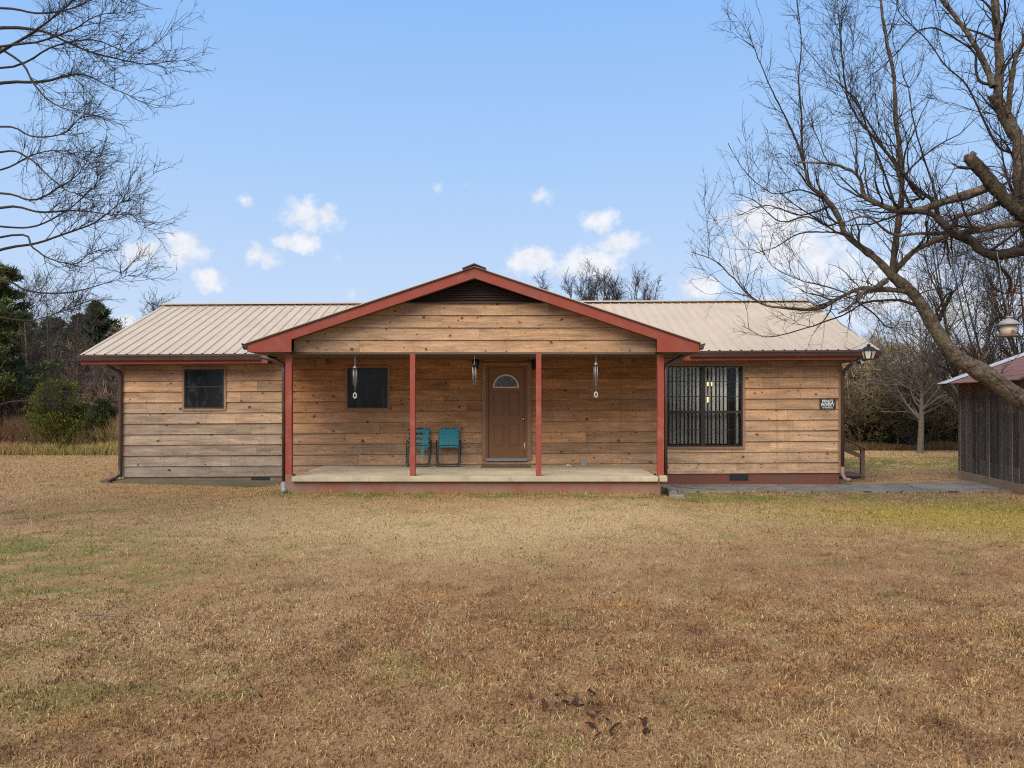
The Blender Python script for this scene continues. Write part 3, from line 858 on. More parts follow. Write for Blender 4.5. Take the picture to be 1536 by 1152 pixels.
for s in (-1, 1):
    mb._add([(PXC, PY-.07, PZR+.055), (PXC, RY, PZR+.055), (PXC+s*.22, RY, PZR+.055-.22*slope-.012), (PXC+s*.22, PY-.07, PZR+.055-.22*slope-.012),
             (PXC, PY-.07, PZR+.035), (PXC, RY, PZR+.035), (PXC+s*.22, RY, PZR+.035-.22*slope-.012), (PXC+s*.22, PY-.07, PZR+.035-.22*slope-.012)],
            [(0, 1, 2, 3), (7, 6, 5, 4), (0, 3, 7, 4), (3, 2, 6, 7)])
mb.build('porch_ridge_cap', M['ridgedark'], house)
# bargeboards (one each side of the peak) with the boxed return at the foot
zb_ = WZ(528, PY)
for s in (-1, 1):
    xe = PXL if s < 0 else PXR; xi = WX(437 if s < 0 else 985.5, PY)
    xe_ = WX(371 if s < 0 else 1049, PY)
    poly = [(xe_, rake_z(xe_, .004)), (xe_, zb_), (xi, zb_), (xi, WZ(509, PY)), (PXC, WZ(417, PY)), (PXC, rake_z(PXC, .004))]
    if s > 0: poly = poly[::-1]
    MB().prism(poly, PY, PY+.035).build('bargeboard', M['red'], house)
    mb = MB()
    mb.obox((PXC+s*.01, PY-.012, rake_z(PXC)-.012), (xe_, PY-.012, rake_z(xe_)-.012), .022, .028)
    mb.build('drip_edge', M['vent'], house)
    # dark side gutter of the porch roof seen end-on
    gutter(PY-.02, WY-.5, xe_+s*.01, PZE+.02, axis=s).build('gutter', M['brown'], house)
    # side fascia and soffit under the porch eave
    MB().box(xe_, xe_+.025*(-s), PY+.035, EY+.2, zb_+.0, PZE-.005).build('fascia', M['red'], house)
    MB().box(xe_-s*.03, xi+s*.0, PY+.036, WY-.02, zb_+.005, zb_+.02).build('soffit', M['soffit'], house)
# rake soffit between bargeboard and gable wall
mb = MB(); GY = PY+.32
for s in (-1, 1):
    xi = WX(437 if s < 0 else 985.5, PY)
    za = WZ(509, PY)+.02; zc = WZ(417, PY)+.02
    vs = [(xi, PY+.03, za), (PXC, PY+.03, zc), (PXC, GY, zc), (xi, GY, za)]
    mb._add(vs+[(a, b, c+.012) for a, b, c in vs], [(0, 1, 2, 3) if s < 0 else (3, 2, 1, 0), (7, 6, 5, 4) if s < 0 else (4, 5, 6, 7)])
mb.build('rake_soffit', M['soffit'], house)
# gable wall
gz0 = WZ(528.5, GY); vz = WZ(454.5, GY)
def limg(u): return WZ(417, PY)+.05-abs(u-PXC)*slope
XG0, XG1 = WX(441, GY), WX(984, GY)
def cg(u, z, r):
    random.random()
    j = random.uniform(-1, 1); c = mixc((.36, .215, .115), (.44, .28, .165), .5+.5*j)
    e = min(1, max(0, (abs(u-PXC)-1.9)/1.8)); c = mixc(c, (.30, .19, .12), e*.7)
    return c
mb = MB()
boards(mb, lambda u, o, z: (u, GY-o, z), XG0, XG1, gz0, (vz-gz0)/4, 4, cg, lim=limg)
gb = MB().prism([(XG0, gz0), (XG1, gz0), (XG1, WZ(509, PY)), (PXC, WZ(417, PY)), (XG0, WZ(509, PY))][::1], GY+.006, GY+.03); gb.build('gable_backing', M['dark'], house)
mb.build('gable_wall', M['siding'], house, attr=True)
# triangular louvred vent
mb = MB(); nl = 8; top = WZ(417, PY)+.02
for i in range(nl):
    za = lerp(vz+.012, top-.05, i/nl); zb = lerp(vz+.012, top-.05, (i+.72)/nl)
    hw = (top-zb)/slope-.03
    mb._add([(PXC-hw, GY-.05, za), (PXC+hw, GY-.05, za), (PXC+hw, GY-.012, zb), (PXC-hw, GY-.012, zb), (PXC-hw, GY-.04, za-.008), (PXC+hw, GY-.04, za-.008)], [(0, 1, 2, 3), (4, 5, 1, 0)])
lv = mb.build('gable_vent', M['vent'], house)
mb = MB(); hw = (top-vz)/slope
mb.box(PXC-hw, PXC+hw, GY-.055, GY-.015, vz-.008, vz+.012)
mb.build('vent_frame', M['vent'], lv if False else house)
# beam trim at the foot of the gable and ceiling
MB().box(XG0-.05, XG1+.05, GY-.03, GY+.09, gz0-.035, gz0-.004).build('porch_beam', M['soffit'], house)
MB().box(WX(437, PY)+.02, WX(985.5, PY)-.02, GY+.09, WY-.03, gz0-.02, gz0-.005).build('porch_ceiling', M['soffit'], house)
for px in (480, 941): MB().box(WX(px, 17)-.09, WX(px, 17)+.09, WY-.33, WY-.03, gz0-.14, gz0-.021).build('ceiling_block', M['trimwood'], house)
# posts
pz0 = .425
for px, w in ((433.2, .122), (619, .10), (808, .10), (991, .122)):
    x = WX(px, 15.02)
    mb = MB().box(x-w/2, x+w/2, 15.0, 15.0+.10, pz0 if px != 433.2 else .32, gz0-.036)
    mb.build('porch_post', M['redpost'], house, bevel=.006)
# slab and its footing
sx0, sx1 = WX(438, 14.9), WX(987, 14.9)
MB().box(sx0, sx1, 14.86, WY-.0, pz0-.095, pz0).build('porch_slab', M['slab'], house, bevel=.012)
MB().box(WX(428, 14.95), WX(438.5, 14.95)-.0, 14.94, 15.2, pz0-.115, .45).build('post_base', M['redblock'], house, bevel=.008)
MB().box(WX(988.5, 14.95), WX(1000, 14.95), 14.87, 15.25, pz0-.095, pz0+.01).build('post_base', M['slab'], house, bevel=.008)
MB().box(WX(428, 14.95), WX(990, 14.95), 14.93, WY, -.1, pz0-.098).build('porch_footing', M['redblock'], house)
mb = MB().box(WX(1000, 15.3), WX(1014, 15.3), 15.1, 15.9, -.05, .16).box(WX(1000, 15.3), WX(1024, 15.3), 15.0, 15.8, -.05, .07)
mb.build('side_step', M['path'], house, bevel=.02)

# ---- windows
def window(name, hole, mullion=False):
    x0, x1, z0, z1 = hole
    sh = SH*(x0+x1)/2
    z0 += sh; z1 += sh
    e = empty(name, ((x0+x1)/2+.66, 0, z0), parent=house)
    t = .045
    wt = .042
    # raw wood casing
    m = M['trimwood']
    mb = MB().box(x0-wt, x0, WY-.045, WY+.03, z0-wt, z1+wt).box(x1, x1+wt, WY-.045, WY+.03, z0-wt, z1+wt).box(x0, x1, WY-.045, WY+.03, z1, z1+wt).box(x0, x1, WY-.05, WY+.03, z0-wt, z0)
    mb.build('casing', m, e)
    fy0, fy1 = WY-.035, WY+.03
    mb = MB()
    q = .03
    mb.box(x0, x0+q, fy0, fy1, z0, z1).box(x1-q, x1, fy0, fy1, z0, z1).box(x0+q, x1-q, fy0, fy1, z0, z0+q).box(x0+q, x1-q, fy0, fy1, z1-q, z1)
    if mullion:
        xm = WX(1054, WY); mb.box(xm-.045, xm+.045, fy0, fy1, z0+q, z1-q)
        zm = WZ(618, WY); mb.box(x0+q, x1-q, fy0+.01, fy1, zm-.028, zm+.028)
        mb.build('frame', M['frameDark'], e)
        MB().box(x0+q, x1-q, WY+.002, WY+.006, zm, z1-q).build('pane', M['glass'], e)
        MB().box(x0+q, x1-q, WY+.002, WY+.006, z0+q, zm).build('pane', M['screened'], e)
        mb = MB()
        for i in range(1, 3): z_ = lerp(zm, z1, i/3); mb.box(x0+q, x1-q, WY-.008, WY+.0, z_-.008, z_+.008)
        mb.box(x0+q, x1-q, WY-.008, WY+.0, lerp(z0, zm, .48)-.008, lerp(z0, zm, .48)+.008)
        for xa, xb in ((x0+q, xm-.045), (xm+.045, x1-q)):
            for i in range(1, 6):
                u = lerp(xa, xb, i/6); mb.box(u-.006, u+.006, WY-.007, WY-.001, z0+q, z1-q)
        mb.build('muntins', M['frameDark'], e)
        mb = MB(); u = x0+.05; i = 0
        while u < x1-.05:
            a = -math.radians(57+random.uniform(-5, 5)); hw = .036
            dx, dy = math.cos(a)*hw, math.sin(a)*hw
            if u < x1-.30 or i % 3 == 0:
                mb._add([(u-dx, WY+.13-dy, z0+.06), (u+dx, WY+.13+dy, z0+.06), (u+dx, WY+.13+dy, z1-.03), (u-dx, WY+.13-dy, z1-.03)], [(0, 1, 2, 3)])
            u += .086; i += 1
        mb.box(x0, x1, WY+.11, WY+.15, z1-.03, z1+.01)
        mb.build('vertical_blind', M['blind'], e)
    else:
        zm = lerp(z0, z1, .55)
        mb.box(x0+q, x1-q, fy0+.02, fy1, zm-.012, zm+.012)
        mb.build('frame', M['frameDark'], e)
        MB().box(x0+q, x1-q, WY+.004, WY+.012, zm, z1-q).build('pane', M['darkpane'], e)
        MB().box(x0+q, x1-q, WY-.006, WY+.003, z0+q, zm).build('pane', M['darkpane'], e)
    return e
window('window', HL); window('window', HP); window('large_window', HB, True)

# ---- door
x0, x1, z0, z1 = HD; z1 += SH*WX(760, WY)
z0 = WZ(689, WY); z1 = WZ(548, WY)
door = empty('front_door', ((x0+x1)/2+.66, 0, z0), parent=house)
MB().box(x0-.085, x0, WY-.05, WY+.05, z0-.02, z1+.055).box(x1, x1+.085, WY-.05, WY+.05, z0-.02, z1+.055).box(x0, x1, WY-.05, WY+.05, z1, z1+.055).build('door_casing', M['trimwood'], door)
MB().box(x0, x0+.05, WY-.03, WY+.06, z0, z1).box(x1-.05, x1, WY-.03, WY+.06, z0, z1).box(x0+.05, x1-.05, WY-.03, WY+.06, z1-.04, z1).build('jamb', M['doorpaint'], door)
dx0, dx1 = x0+.055, x1-.055; dy = WY+.005
MB().box(dx0, dx1, dy, dy+.045, z0+.03, z1-.045).build('door_leaf', M['doorpaint'], door)
mb = MB()
def pan(a, b, c, d):
    a, b = WX(a, WY), WX(b, WY); c, d = WZ(d, WY), WZ(c, WY); w = .014
    for (p, q, r, s) in ((a, b, c, c+w), (a, b, d-w, d), (a, a+w, c+w, d-w), (b-w, b, c+w, d-w)): mb.box(p, q, dy-.012, dy, r, s)
    mb.box(a+.035, b-.035, dy-.008, dy, c+.035, d-.035)
for a, b in ((740, 756), (763, 779)):
    pan(a, b, 588, 623); pan(a, b, 635, 669)
mb.build('door_panels', M['doorpaint'], door)
cx, cz, R = WX(759, WY), WZ(580, WY), 19.5*WY/F
def arc(r, n=24): return [(cx+r*math.cos(math.pi*i/n), cz+r*.95*math.sin(math.pi*i/n)) for i in range(n+1)]
mb = MB(); po, pi_ = arc(R), arc(R-.035)
for i in range(24):
    mb.prism([po[i], po[i+1], (pi_[i+1][0], pi_[i+1][1]), (pi_[i][0], pi_[i][1])][::-1], dy-.02, dy-.001)
mb.box(cx-R, cx+R, dy-.0205, dy-.001, cz-.03, cz+.0)
mb.build('fanlight_rim', M['cream'], door)
MB().prism(arc(R-.036)[::1], dy-.010, dy-.002).build('fanlight_pane', M['fanlight'], door)
kx, kz = WX(785, WY), WZ(628, WY)
mb = MB().tube([(kx, dy, kz), (kx, dy-.035, kz)], [.014, .012], 10)
mb.tube([(kx, dy-.03, kz), (kx, dy-.04, kz), (kx, dy-.055, kz), (kx, dy-.07, kz), (kx, dy-.075, kz)], [.012, .026, .03, .024, .008], 12)
mb.tube([(kx, dy, kz), (kx, dy-.006, kz)], [.032, .03], 12)
mb.build('door_knob', M['brass'], door)
MB().tube([(kx, dy, kz+.13), (kx, dy-.018, kz+.13)], [.024, .021], 12).build('deadbolt', M['alum'], door)
MB().box(x0, x1, WY-.07, WY+.05, z0-.03, z0+.028).build('threshold', M['alum'], door)
ch = [(787.5, 662.5), (785.5, 667), (787, 673), (789, 675), (789.8, 668), (789.2, 664)]
MB().prism([(WX(a, WY), WZ(b, WY)) for a, b in ch], dy-.004, dy-.001).build('chipped_patch', M['chip'], door)

# ---- downspouts
def downspout(pts, w=.065, d=.05, tail=None, shear=0):
    e = MB()
    for a, b in zip(pts[:-1], pts[1:]):
        e.tube([a, b], w*.55, 4)
    mb = MB(); mb.tube(pts, w*.58, 8)
    o = mb.build('downspout', M['brown'], house)
    return o
def L(x, y, D): return W(x, y, D)
ds = downspout([L(160, 541, 17.0), L(161, 549, 17.05), L(179, 558, 17.3), L(181, 565, 17.33), L(180, 700, 17.33), L(179.5, 712, 17.33), L(172, 718, 17.15), L(163, 720, 17.0)])
ds = downspout([L(1280, 537, 17.0), L(1278, 545, 17.05), L(1266, 557, 17.3), L(1264, 566, 17.33), L(1264, 700, 17.33)])
MB().tube([L(1264, 700, 17.33), L(1264, 712, 17.33), L(1268, 719, 17.2), L(1275, 720, 17.0)], .042, 8).build('downspout_elbow', M['splash'], house)
ds = downspout([L(392, 536, 16.6), L(415, 541, 15.6), L(425.4, 546, 15.1), L(425.6, 560, 15.08), L(425.6, 727, 15.08)], .06)
MB().tube([L(425.6, 724, 15.06), L(425.6, 733, 15.0), L(426, 737, 14.85)], .05, 8).build('downspout_elbow', M['greymetal'], house)
ds = downspout([L(1040, 528, 16.5), L(1010, 541, 15.7), L(999, 548, 15.12), L(998.5, 560, 15.08), L(998.6, 712, 15.08)], .06)
# security floodlight under the right corner
fl = empty('floodlight', (WX(1290, 16.9), 16.9, WZ(536, 16.9)), 'small twin security floodlight under the right end of the eave', 'floodlight')
MB().lathe(WX(1290, 16.9), 16.98, [(.045, WZ(541, 16.9)+.03), (.045, WZ(541, 16.9)+.06)], 10).build('mount', M['blackmetal'], fl)
c0 = Vector(W(1290, 539, 16.9))
MB().tube([c0+Vector((0, .05, .02)), c0+Vector((-.03, 0, -.03)), c0+Vector((-.05, -.05, -.06))], [.02, .028, .045], 10).build('lamp_head', M['blackmetal'], fl)
MB().tube([c0+Vector((0.0, .05, .0)), c0+Vector((.02, -.02, -.06)), c0+Vector((.035, -.07, -.10))], [.02, .026, .042], 10).build('lamp_head', M['greymetal'], fl)

# ---- sign with writing
def textmesh(mb, s, size, cx, y, z, squeeze=1.0):
    cu = bpy.data.curves.new('lettering', 'FONT'); cu.body = s; cu.size = size; cu.align_x = 'CENTER'; cu.offset = size*.018; cu.resolution_u = 2
    o = bpy.data.objects.new('lettering', cu); COL.objects.link(o)
    dg = bpy.context.evaluated_depsgraph_get(); me = bpy.data.meshes.new_from_object(o.evaluated_get(dg))
    mb._add([(cx+v.co.x*squeeze, y, z+v.co.y) for v in me.vertices], [tuple(p.vertices) for p in me.polygons])
    bpy.data.objects.remove(o); bpy.data.curves.remove(cu); bpy.data.meshes.remove(me)
SY = WY-.045
sg = empty('sign', W(1241, 606, SY), 'black and white private property sign on the siding beside the right downspout', 'sign')
a, b, c, d = WX(1229.5, SY), WX(1253.5, SY), WZ(613.5, SY), WZ(598.5, SY)
MB().box(a, b, SY, SY+.004, c, d).build('sign_panel', M['signblack'], sg)
mb = MB(); h = d-c; mid = (a+b)/2
textmesh(mb, 'PRIVATE', .098, mid, SY-.002, d-.084, .66); textmesh(mb, 'PROPERTY', .098, mid, SY-.002, d-.160, .62)
textmesh(mb, 'NO TRESPASSING', .040, mid, SY-.002, c+.014, .72)
mb.build('lettering', M['signwhite'], sg)

# ---- wall lanterns by the door
def wall_lantern(px, py, lab):
    x, y, z = W(px, py, 17.28)
    e = empty('wall_lantern', (x, WY-.03, z), lab, 'wall lamp')
    MB().box(x-.035, x+.035, WY-.045, WY-.026, z-.06, z+.08).build('back_plate', M['blackmetal'], e, bevel=.004)
    MB().tube([(x, WY-.045, z+.05), (x, y+.02, z+.12), (x, y, z+.10)], .008, 6).lathe(x, y, [(.085, z+.055), (.09, z+.06), (.04, z+.10), (.012, z+.125), (.01, z+.14)], 8).build('cap', M['blackmetal'], e)
    MB().lathe(x, y, [(.05, z-.10), (.06, z-.09), (.06, z-.08)], 8).build('lamp_base', M['blackmetal'], e)
    MB().lathe(x, y, [(.045, z-.08), (.07, z+.055)], 8, smooth=False).build('glass', M['darkpane'], e)
    mb = MB()
    for j in range(8):
        a = 2*math.pi*j/8; mb.tube([(x+.048*math.cos(a), y+.048*math.sin(a), z-.08), (x+.073*math.cos(a), y+.073*math.sin(a), z+.055)], .005, 4)
    mb.build('cage', M['blackmetal'], e)
wall_lantern(713.5, 546, 'black wall lantern left of the front door, behind the wind chime')
wall_lantern(802.5, 547, 'black wall lantern right of the front door, mostly behind a post')

# ---- wind chimes
def chime(px, ytop, ycap, ytube0, lens, ysail, D, lab, capr=.045, hang=True, dark=False):
    x, y, _ = W(px, 540, D)
    zt, zc = gz0-.036, WZ(ycap, D)
    e = empty('wind_chime', (x, y, zt), lab, 'wind chime', 'wind chimes hanging along the porch')
    MB().tube([(x, y, zt), (x, y, zc+.05)], .0035, 5).tube([(x, y, zc+.05), (x+capr*.8, y, zc)], .002, 4).tube([(x, y, zc+.05), (x-capr*.8, y, zc)], .002, 4).build('cord', M['white'], e)
    MB().tube([(x-.004, y, WZ(ytop, D)), (x+.004, y, WZ(ytop, D)-.02)], .009, 6).build('hook', M['alum'], e)
    MB().lathe(x, y, [(capr, zc-.014), (capr, zc), (capr*.85, zc+.016), (capr*.5, zc+.026)], 16).build('top_disc', M['blackmetal'] if dark else M['alum'], e)
    n = len(lens)
    for i, Lh in enumerate(lens):
        a = 2*math.pi*i/n+.5; cx_, cy_ = x+math.cos(a)*capr*.8, y+math.sin(a)*capr*.8
        MB().tube([(cx_, cy_, zc-.014-.02), (cx_, cy_, zc-.03-Lh)], .0065, 8).build('tube', M['alum'], e)
    if ysail:
        zs = WZ(ysail, D)
        mb = MB().tube([(x, y, zc-.014), (x, y, zs+.08)], .0025, 4)
        mb.build('sail_cord', M['white'], e)
        ring = [(x+.028*math.cos(t), y, zs+.048*math.sin(t)) for t in [2*math.pi*i/20 for i in range(20)]]
        MB().tube(ring, .013, 8, closed=True).build('sail', M['sail'], e)
chime(532.5, 541, 551.5, 552, [.27, .36, .31, .26, .33], 593.5, 15.2, 'aluminium wind chime hanging in front of the porch window')
chime(711.5, 539, 547.5, 548, [.38, .37, .28, .36], 0, 15.2, 'dark capped wind chime hanging just left of the front door', dark=True)
chime(894, 537, 546.5, 547, [.36, .33, .35, .28, .34], 592, 15.2, 'aluminium wind chime hanging right of the door, before bare siding')

# ---- lawn chairs (folded, leaning on the wall)
def rrect(w, z0, z1, r, n=5, openTop=False):
    pts = []
    for cx_, cz_, a0 in ((w/2-r, z0+r, -90), (w/2-r, z1-r, 0), (-w/2+r, z1-r, 90), (-w/2+r, z0+r, 180)):
        for i in range(n+1):
            a = math.radians(a0+90*i/n); pts.append((cx_+r*math.cos(a), cz_+r*math.sin(a)))
    return pts
def chair(pxc, torn, lab):
    D = 16.98; x0 = WX(pxc, D); zf = pz0; th = math.atan2(.28, .82)
    e = empty('lawn_chair', (x0, 17.0, zf), lab, 'lawn chair')
    def P(u, h, o=0):  # u across, h along the lean, o out of the plane towards the camera
        return (x0+u, 17.03+h*math.sin(th)-o*math.cos(th), zf+.012+h*math.cos(th)+o*math.sin(th)*.0)
    MB().tube([P(u, h) for u, h in rrect(.43, .05, .84, .055)], .011, 8, closed=True).build('back_frame', M['blacktube'], e)
    lo = rrect(.52, .0, .60, .06)
    pts = [(.26, .57)]+[(u, h) for u, h in reversed(lo[:6])]+[(u, h) for u, h in reversed(lo[18:])]+[(-.26, .57)]
    MB().tube([P(u, h, .035) for u, h in pts], .011, 8).build('leg_frame', M['blacktube'], e)
    for s in (-1, 1):
        MB().tube([P(s*.26, .57, .035), P(s*.255, .58, .06), P(s*.235, .56, .03), P(s*.215, .50, .0)], .010, 6).build('hinge', M['blacktube'], e)
    lo2 = rrect(.47, .04, .46, .05)
    MB().tube([P(u, h, .018) for u, h in lo2], .010, 8, closed=True).build('seat_frame', M['blacktube'], e)
    mb = MB(); w = .054
    hs = [.44, .54, .64, .74, .81] if not torn else [.45, .56, .67, .78]
    hs = [.45, .525, .60, .675, .75, .815] if not torn else [.455, .565, .675, .78]
    us = [-.165, -.099, -.033, .033, .099, .165] if not torn else [-.165, .10, .165]
    for k, h in enumerate(hs):
        pts = [-.225, -.20]+[u for u in us]+[.20, .225]
        prev = None
        for i, u in enumerate(pts):
            o = .012+(.006 if (i+k) % 2 == 0 else -.004)
            cur = (P(u, h-w/2*(.95 if torn else 1.1), o), P(u, h+w/2*(.95 if torn else 1.1), o))
            if prev: mb._add([prev[0], cur[0], cur[1], prev[1]], [(0, 1, 2, 3)])
            prev = cur
    for k, u in enumerate(us):
        prev = None
        for i, h in enumerate([.42]+hs+[.845]):
            o = .012+(.006 if (i+k) % 2 == 0 else -.004)+.002
            cur = (P(u-w/2, h, o), P(u+w/2, h, o))
            if prev: mb._add([prev[0], prev[1], cur[1], cur[0]], [(0, 1, 2, 3)])
            prev = cur
    mb.build('webbing', M['teal'], e)
    if torn:
        mb = MB(); prev = None
        for i in range(7):
            h = .44-.035*i; u = .075+.01*math.sin(i*1.3); o = .02+.008*math.sin(i*2)
            cur = (P(u-.026, h, o), P(u+.026+.004*i, h-.004*i, o))
            if prev: mb._add([prev[0], cur[0], cur[1], prev[1]], [(0, 1, 2, 3)])
            prev = cur
        mb.build('torn_strap', M['teal'], e)
chair(627, True, 'teal webbed folding lawn chair with missing straps, half behind the post')
chair(672, False, 'folded lawn chair with complete teal webbing, nearer the front door')

# ---- small things on the porch floor
bx = empty('glass_block', (WX(876, 17.1), 17.1, pz0), 'small square glass block standing on the porch floor against the wall', 'glass block')
a = WX(871, 17.15); b_ = WX(880.5, 17.15)
MB().box(a, b_, 17.10, 17.19, pz0, pz0+.13).build('block', M['greymetal'], bx, bevel=.01)
mb = MB()
for i in range(3):
    for j in range(3):
        if (i+j) % 2 == 0: mb.box(a+.02+i*.033, a+.045+i*.033, 17.094, 17.10, pz0+.02+j*.035, pz0+.045+j*.035)
mb.build('relief', M['alum'], bx)
for i, (px, mm, lab) in enumerate(((852, M['cream'], 'pale pebble ornament on the porch floor, left one of the pair'), (860, M['stone'], 'tan pebble ornament on the porch floor, nearest the glass block'))):
    x = WX(px, 17.15); s = .03
    mb = MB().lathe(x, 17.15, [(s*.6, pz0), (s*1.1, pz0+.015), (s, pz0+.035), (s*.4, pz0+.052)], 9)
    mb.lathe(x+.05, 17.17, [(s*.5, pz0), (s*.8, pz0+.015), (s*.6, pz0+.03), (s*.2, pz0+.038)], 9) if i == 0 else None
    tag(mb.build('pebble_ornament', mm), lab, 'ornament')
MB_ = MB().box(WX(722, 17.1), WX(796, 17.1), 16.75, 17.28, pz0+.002, pz0+.016)
tag(MB_.build('doormat', M['oldwood']), 'thin brown doormat on the porch floor before the front door', 'doormat')

# ---- chandelier inside the big window
cx, cy = WX(1062, 18.6), 18.6
chn = empty('chandelier', (cx, cy, 2.5), 'lit brass chandelier seen through the blinds of the large window', 'chandelier')
zc = WZ(586, 18.6)
MB().tube([(cx, cy, 2.6), (cx, cy, zc-.2)], .006, 8).tube([(cx-.2, cy, zc+.1), (cx-.1, cy, zc), (cx, cy, zc-.03), (cx+.1, cy, zc), (cx+.2, cy, zc+.1)], .01, 6).build('stem', M['brass'], chn)
for dx in (-.095, .0, .095):
    MB().lathe(cx+dx, cy, [(.025, WZ(579, 18.6)), (.035, WZ(577, 18.6)), (.045, WZ(573, 18.6))], 10).build('lamp_shade', M['bulb'], chn)
MB().lathe(cx-.03, cy-.05, [(.01, WZ(604, 18.6)), (.04, WZ(601, 18.6)), (.055, WZ(597, 18.6)), (.04, WZ(595.5, 18.6))], 12).build('lamp_bowl', M['bulb'], chn)

# ---- side steps and hose
st = empty('wooden_steps', (WX(1280, 19.0), 19.0, 0), 'weathered wooden side steps with a sloping rail at the right end of the house', 'steps')
D = 19.0
hx = HX1+.03
for i, (xa, xb, z_) in enumerate(((hx, hx+.36, .62), (hx+.1, hx+.50, .36), (hx+.05, WX(1289, 19), .10))):
    MB().box(xa, xb, 18.7, 19.6, z_-.04, z_).build('tread', M['oldwood'], st, bevel=.004)
MB().box(WX(1284, D), WX(1289.5, D), 18.72, 18.80, .0, WZ(673, D)).build('rail_post', M['oldwood'], st)
MB().obox((hx, 18.72, WZ(639, D)), (WX(1293, D), 18.72, WZ(673, D)), .14, .035).build('handrail', M['oldwood'], st)
MB().obox((hx, 18.76, WZ(655, D)), (WX(1286, D), 18.76, WZ(684, D)), .035, .10).build('rail_board', M['oldwood'], st)
mb = MB()
for k in range(3):
    u = hx+.03+k*.12; mb.box(u, u+.05, 18.77, 18.80, .1, WZ(655, D)-k*.12)
mb.build('baluster', M['oldwood'], st)
MB().box(hx, WX(1284, D), 18.72, 19.5, -.02, .055).build('stringer', M['dark'], st)
hs_ = empty('garden_hose', (hx+.1, 18.6, 1.0), 'black and grey garden hose coiled on the rail of the wooden steps', 'hose')
for k, (mm, cnt) in enumerate(((M['hose'], 5), (M['hosegrey'], 2))):
    mb = MB()
    pts = []
    for i in range(cnt*28):
        t = i/28; a = 2*math.pi*t
        rx = .13+.03*math.sin(t*2.1+k*2)+(.02 if k == 0 else -.02); rzz = .40+.04*math.sin(t*1.7+k)
        c = (hx+.155+.02*math.sin(t), 18.60-.02*(t-cnt/2)-.03*k, WZ(686, 18.6)+.03*math.cos(t*1.3))
        pts.append((c[0]+rx*math.cos(a)*(1+.25*math.sin(a) if True else 1), c[1], c[2]+rzz*math.sin(a)))
    mb.tube(pts, .0125, 6); mb.build('hose_coil', mm, hs_)

# ================================================================== BARN
barn = empty('barn', (12.5, 17, 0), 'old dark board barn with rusty metal roof at the right edge', 'barn')
fx, fy = 10.42, 18.7; nx0, ny0 = 9.62, 13.0   # far and near corners of the side wall
fx, fy = WX(1438, 18.7), 18.7
dirx, diry = (WX(1536, 15.5)-fx), (15.5-18.7)
Lb = math.hypot(dirx, diry); dirx /= Lb; diry /= Lb
pxn, pyn = -(-diry), 0
nxv, nyv = diry, -dirx            # pointing left (towards the house)
if nxv > 0: nxv, nyv = -nxv, -nyv
def bm_(u, o, z): return (fx+dirx*u+nxv*o, fy+diry*u+nyv*o, z)
bz0 = WZ(706, 18.7); bz1 = WZ(571, 18.7); BL = 3.6
mb = MB()
def barn_boards(mp, L_, z0f, z1f):
    u = 0
    while u < L_:
        w = random.uniform(.12, .19); w = min(w, L_-u) if L_-u > .05 else .06
        o = random.uniform(.0, .014)
        n_ = 6
        j = random.random(); base = mixc((.10, .082, .07), (.27, .22, .185), j)
        for k in range(n_):
            z_a = lerp(z0f(u), z1f(u), k/n_)+(random.uniform(-.02, .03) if k == 0 else 0); z_b = lerp(z0f(u), z1f(u), (k+1)/n_)
            t = (k+.5)/n_
            top = max(0, (t-.55)/.45)
            c = mixc(base, (.46, .25, .12), top*(.45+.55*j)); c = mixc(c, (.34, .31, .27), max(0, .25-t)*2.4*random.random())
            c2 = (*c, random.random())
            vs = [mp(u+.004, o, z_a), mp(u+w-.004, o, z_a), mp(u+w-.004, o, z_b), mp(u+.004, o, z_b)]
            bk = [mp(u+.004, -.02, z_a), mp(u+w-.004, -.02, z_a), mp(u+w-.004, -.02, z_b), mp(u+.004, -.02, z_b)]
            mb._add(vs+bk, [(0, 1, 2, 3), (3, 2, 1, 0), (0, 3, 7, 4), (1, 5, 6, 2), (4, 5, 1, 0)], c2)
        u += w
barn_boards(bm_, BL, lambda u: bz0-.012*u, lambda u: bz1)
sb = .38; BWd = 7.0
# far and near gable walls
for uu_ in (0.02, BL-.02):
    def mp2(q, o, z, uu_=uu_): p = bm_(uu_, -q, z); s = 1 if uu_ > 1 else -1; return (p[0]+dirx*o*s, p[1]+diry*o*s, z)
    barn_boards(mp2, BWd, lambda u: bz0, lambda u: bz1+sb*min(u, BWd-u))
mb.build('wall', M['barnwood'], barn, attr=True)
# dark backing behind the gaps
mb = MB()
p1, p2 = bm_(0.05, -.06, 0), bm_(BL-.05, -.06, 0)
mb._add([(p1[0], p1[1], bz0), (p2[0], p2[1], bz0), (p2[0], p2[1], bz1), (p1[0], p1[1], bz1)], [(0, 1, 2, 3), (3, 2, 1, 0)])
mb.build('inner_wall', M['dark'], barn)
mb = MB()
a_, b2 = bm_(.12, -.05, 0), bm_(BL-.05, -.05, 0)
mb.obox((a_[0], a_[1], bz0/2-.05), (b2[0], b2[1], bz0/2-.05), .16, bz0+.12)
a2, b3 = bm_(.12, -.13, 0), bm_(.12, -BWd+.1, 0)
mb.obox((a2[0], a2[1], bz0/2-.05), (b3[0], b3[1], bz0/2-.05), .16, bz0+.12)
mb.build('foundation', M['stone'], barn)
